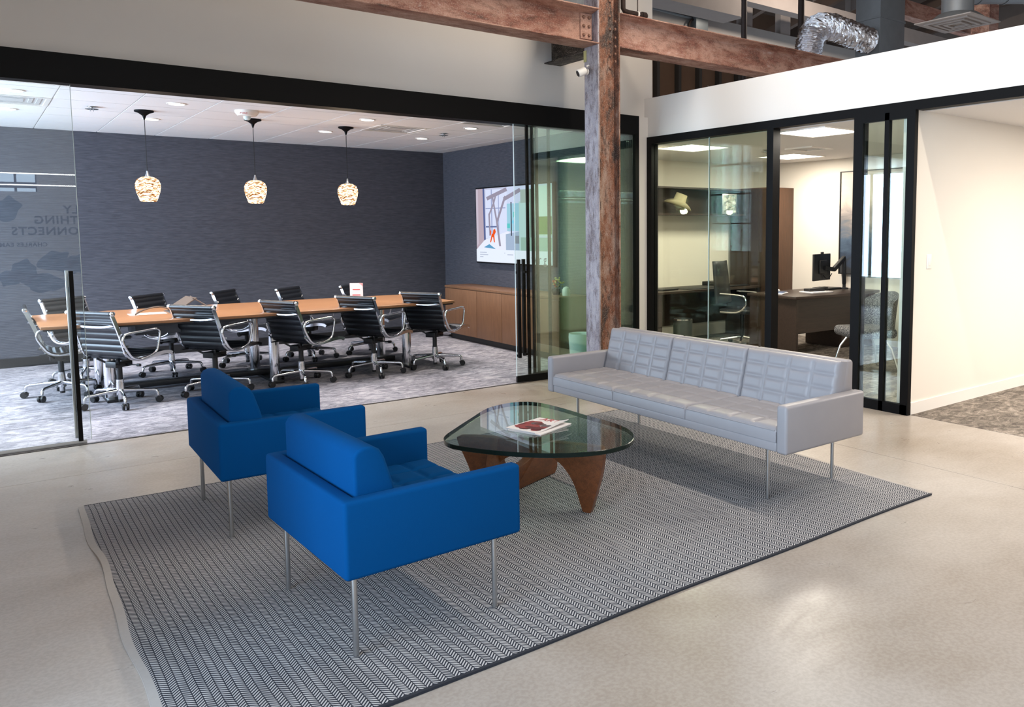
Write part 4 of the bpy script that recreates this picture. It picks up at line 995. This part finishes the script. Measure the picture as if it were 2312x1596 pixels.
flat('tablet', 'slim blue grey tablet on the white notebook', 'tablet', plain('tablet_blue', S(86, 104, 134), .3), (7.90, 6.62), .22, .15, .008, 25, .7545)
flat('docking_station', 'black docking station below the monitor', 'dock', M_bk2, (8.98, 6.70), .30, .26, .022, 5)
flat('headset_case', 'black soft case lying on the white book', 'case', M_bk2, (8.36, 6.43), .26, .11, .035, -8, .7605)
flat('desk_phone', 'black desk phone at the back of the office counter', 'phone', M_bk2, (8.35, 8.22), .24, .2, .06, 10)
ms = thing('computer_mouse', 'white computer mouse standing on the desk edge near the mullion', 'mouse', (8.15, 6.85, .742), R(40))
MB().lathe([(.0, 0), (.03, 0), (.032, .012), (.02, .03), (0, .034)], 18).build('shell', M_trimw, ms, smooth=True); ms.children[0].scale = (1.6, 1, 1)
mo = thing('monitor', 'black computer monitor on a swing arm seen from behind', 'monitor', (8.67, 6.56, .742), R(11))
MB().box(-.235, .235, -.014, .012, .135, .48).build('panel', M_blackpl, mo, bevel=.005); MB().box(-.10, .10, -.034, -.014, .22, .40).build('rear_housing', M_blackpl, mo, bevel=.01)
MB().bar((.0, -.04, .30), (.20, -.08, .27), .05, .05).build('arm_joint', M_blackpl, mo); MB().bar((.19, -.08, .27), (.47, -.10, .42), .05, .06).build('upper_arm', M_bk2, mo, bevel=.01); MB().bar((.46, -.10, .41), (.52, -.08, .06), .05, .05).build('lower_arm', M_bk2, mo, bevel=.01)
MB().lathe([(.055, 0), (.055, .012), (.022, .02), (.022, .3)], 18, (.52, -.08, 0)).build('clamp', M_bk2, mo, smooth=True)
MB().box(-.10, .06, -.07, .05, 0, .05).build('stand_block', M_bk2, mo, bevel=.005); MB().box(-.025, .025, -.02, .005, .478, .505).build('webcam', M_bk2, mo, bevel=.004)
MB().tube(spline([(.0, -.03, .2), (.08, -.05, .15), (.16, -.07, .22)], 5, False), .006, 6).build('cable', M_bk2, mo, smooth=True)
# painting
def paint():
    t = NT('abstract_canvas'); t.set(.7)
    sp_ = t.new('ShaderNodeSeparateXYZ'); t.link(t.coord(), sp_.inputs[0])
    n1 = t.noise(t.coord((1, 1, 1.8)), 3.0, 7, .65, .8); g = t.math('ADD', sp_.outputs[2], t.math('MULTIPLY', t.math('SUBTRACT', n1, .5), .85))
    c = t.ramp(t.math('DIVIDE', g, 1.4), [(.06, S(44, 46, 50)), (.20, S(46, 60, 80)), (.34, S(74, 92, 112)), (.46, S(120, 116, 116)), (.58, S(158, 148, 142)), (.72, S(190, 178, 166)), (.95, S(206, 194, 182))])
    t.col(c); return t.m
pa = thing('painting', 'tall abstract painting fading from cream to dark blue on the office wall', 'painting', (9.36, 6.0, .93))
MB().box(-.02, .038, -.76, .76, .012, 1.378).build('canvas', paint(), pa)
q = MB(); q.box(-.028, .04, -.78, -.762, 0, 1.39); q.box(-.028, .04, .762, .78, 0, 1.39); q.box(-.028, .04, -.762, .762, 0, .012); q.box(-.028, .04, -.762, .762, 1.378, 1.39); q.build('frame', M_blackpl, pa)
# task chair, guest chair, bin
tk = thing('task_chair', 'black high-backed office chair behind the glass between desk and counter', 'office chair', (8.0, 7.32, .002), R(-70))
q = MB(); q.grid(lambda u, v: (-.24-.05*(2*v-1)**2-.06*u, (v-.5)*.48*(1-.15*u), .56+.56*u), 10, 8); q.build('backrest', M_bk2, tk, smooth=True); tk.children[-1].modifiers.new('thick', 'SOLIDIFY').thickness = .03
MB().box(-.24, .24, -.24, .24, .44, .50).build('seat', M_leather, tk, bevel=.025)
for s_ in (-1, 1): MB().tube(spline([(-.2, s_*.27, .46), (.05, s_*.29, .47), (.16, s_*.29, .56), (.12, s_*.29, .68), (-.2, s_*.28, .70)], 5, False), .013, 8).build('armrest', M_chrome, tk, smooth=True)
MB().lathe([(.03, .1), (.03, .44)], 14).build('column', M_blackpl, tk, smooth=True)
for k in range(5):
    a = 2*math.pi*k/5; lg = MB().tube([(0, 0, .12), (.3*math.cos(a), .3*math.sin(a), .085)], [.022, .014], 8).build('leg', M_chrome, tk, smooth=True)
    MB().lathe([(.0, -.018), (.028, -.018), (.028, .018), (0, .018)], 12, (.3*math.cos(a), .3*math.sin(a), .03), Matrix.Rotation(R(90), 3, 'X')).build('caster', M_blackpl, lg, smooth=True)
gc = thing('guest_chair', 'rounded grey tweed guest chair with chrome legs beside the sliding door', 'chair', (7.62, 5.16, .002), R(150))
def tweed():
    t = NT('grey_tweed'); t.set(.95, 0, .1); g = t.noise(t.coord(), 90, 3, .7); t.col(t.ramp(g, [(.38, S(40, 42, 46)), (.5, S(86, 86, 88)), (.62, S(150, 146, 142))])); t.bump(g, .4, .004); return t.m
M_tw = tweed()
MB().box(-.25, .27, -.26, .26, .37, .48).build('seat', M_tw, gc, bevel=.05, seg=5)
q = MB(); q.grid(lambda u, v: (-.30*math.cos((v-.5)*2.3)+.02-.04*u, .36*math.sin((v-.5)*2.3), .46+.30*u+.10*u*(1-(2*v-1)**2)), 8, 22); q.build('backrest', M_tw, gc, smooth=True); md = gc.children[-1].modifiers.new('thick', 'SOLIDIFY'); md.thickness = .055
for sx_, sy_ in ((1, 1), (1, -1), (-1, 1), (-1, -1)): MB().tube([(.12*sx_, .14*sy_, .39), (.2*sx_, .2*sy_, .25), (.26*sx_, .25*sy_, .005)], .012, 10).build('leg', M_chrome, gc, smooth=True)
tb_ = thing('trash_can', 'dark office trash can with bright metal rim below the counter', 'trash can', (7.14, 7.56, .002))
MB().lathe([(.12, 0), (.125, .40), (.118, .40), (.11, .01), (0, .01)], 24, cap=False).build('bucket', plain('can_grey', S(92, 96, 96), .35, .6), tb_, smooth=True); MB().lathe([(.128, .385), (.128, .402), (.118, .402)], 24, cap=False).build('rim', M_chrome, tb_, smooth=True)
# office ceiling lights
M_pan = emit('led_panel', (1.0, .95, .86), 4.5)
LP = ((6.60, 5.06, 'over the desk front'), (6.68, 6.92, 'behind the left office pane'), (8.53, 6.98, 'deepest in the office'))
for x, y, nm in LP:
    t = thing('panel_light', 'square white LED ceiling panel '+nm, 'ceiling light', (x, y, ZO), 0, 'office panel lights')
    MB().box(-.30, .30, -.30, .30, -.006, .002).build('diffuser', M_pan, t)
    q = MB()
    for a, b, c_, d_ in ((-.32, .32, -.32, -.30), (-.32, .32, .30, .32), (-.32, -.30, -.30, .30), (.30, .32, -.30, .30)): q.box(a, b, c_, d_, -.010, .002)
    q.build('frame', M_trimw, t)
    area('panel_glow', (x, y, ZO-.014), (0, 0, 0), .56, .56, 38, (1, .91, .78))
for x, y in ((7.6, 1.6), (9.4, 1.2)):
    t = thing('panel_light', 'square white LED ceiling panel in the far room, %s one' % ('nearer' if x < 8 else 'farther'), 'ceiling light', (x, y, ZO), 0, 'corridor panel lights')
    MB().box(-.30, .30, -.30, .30, -.006, .002).build('diffuser', M_pan, t); area('panel_glow', (x, y, ZO-.014), (0, 0, 0), .56, .56, 95, (1, .90, .79))
vent('small ceiling vent between the office light panels', 7.85, 6.15, ZO-.012, .2)
sprinkler('small sprinkler head on the office ceiling', 7.6, 6.6, ZO)
swt = thing('light_switch', 'white wall switch on the warm white wall beside the sliding door', 'light switch', (6.28, 3.66, 1.27))
MB().box(-.036, .036, -.007, 0, -.06, .06).build('plate', M_trimw, swt, bevel=.003); MB().box(-.016, .016, -.011, -.006, -.034, .034).build('rocker', M_trimw, swt, bevel=.002)

# ------------------------------------------------------------------ linear lamps out of view: walkway lamp read off the light, rear one added fill
M_lin = emit('linear_led', (1.0, .97, .92), 14)
def linear(label, y0, y1, x, z, w_=.09, watts=0):
    t = thing('linear_pendant', label, 'ceiling light', (x, (y0+y1)/2, z), 0, 'linear lounge lights')
    box('housing', M_trimw, x-w_/2, x+w_/2, y0, y1, z+.004, z+.05, t); box('diffuser', M_lin, x-w_/2+.006, x+w_/2-.006, y0+.01, y1-.01, z-.004, z+.006, t)
    for y in (y0+.3, y1-.3): MB().tube([(x, y, z+.05), (x, y, ZR)], .003, 5).build('suspension_wire', M_steel, t, world=True)
    area('linear_glow', (x, (y0+y1)/2, z-.012), (0, 0, 0), w_, y1-y0, watts, (1, .87, .72))
    return t
linear('long linear pendant light over the walkway beside the office front', .6, 5.6, 4.9, 4.9, .09, 135)
linear('linear fill light added out of view behind the camera', -3.4, 1.2, 1.6, 4.9, .09, 25)  # added fill light, never in view

M_lin2 = emit('wall_led', (.95, .98, 1.0), 15)
for z, nm in ((2.592, 'directly above the clerestory panes'), (2.388, 'between the two rows of clerestory panes'), (4.2, 'high on the quote wall')):
    t = thing('wall_light_strip', 'slim white LED strip '+nm, 'strip light', (0, YB+.02, z), 0, 'quote wall strips')
    MB().box(-3.6, 5.0, -.018, 0, -.012, .012).build('housing', M_trimw, t); MB().box(-3.6, 5.0, 0, .006, -.010, .010).build('diffuser', M_lin2, t)
hb = thing('roof_fill_lamp', 'dark bell lamp added out of view to brighten the roof space', 'ceiling light', (12.5, 8.6, 6.3))  # unseen lamp added to lift the dark roof space
MB().lathe([(.04, .3), (.08, .22), (.28, .02), (.28, 0), (.26, .0), (.07, .2), (0, .2)], 24).build('bell', M_black, hb, smooth=True); MB().tube([(0, 0, .3), (0, 0, .6)], .01, 6).build('stem', M_black, hb)
l = bpy.data.lights.new('roof_fill_bulb', 'POINT'); l.energy = 330; l.color = (1, .88, .76); l.shadow_soft_size = .12
o = bpy.data.objects.new('roof_fill_bulb', l); C.objects.link(o); o.location = (12.5, 8.6, 6.27)
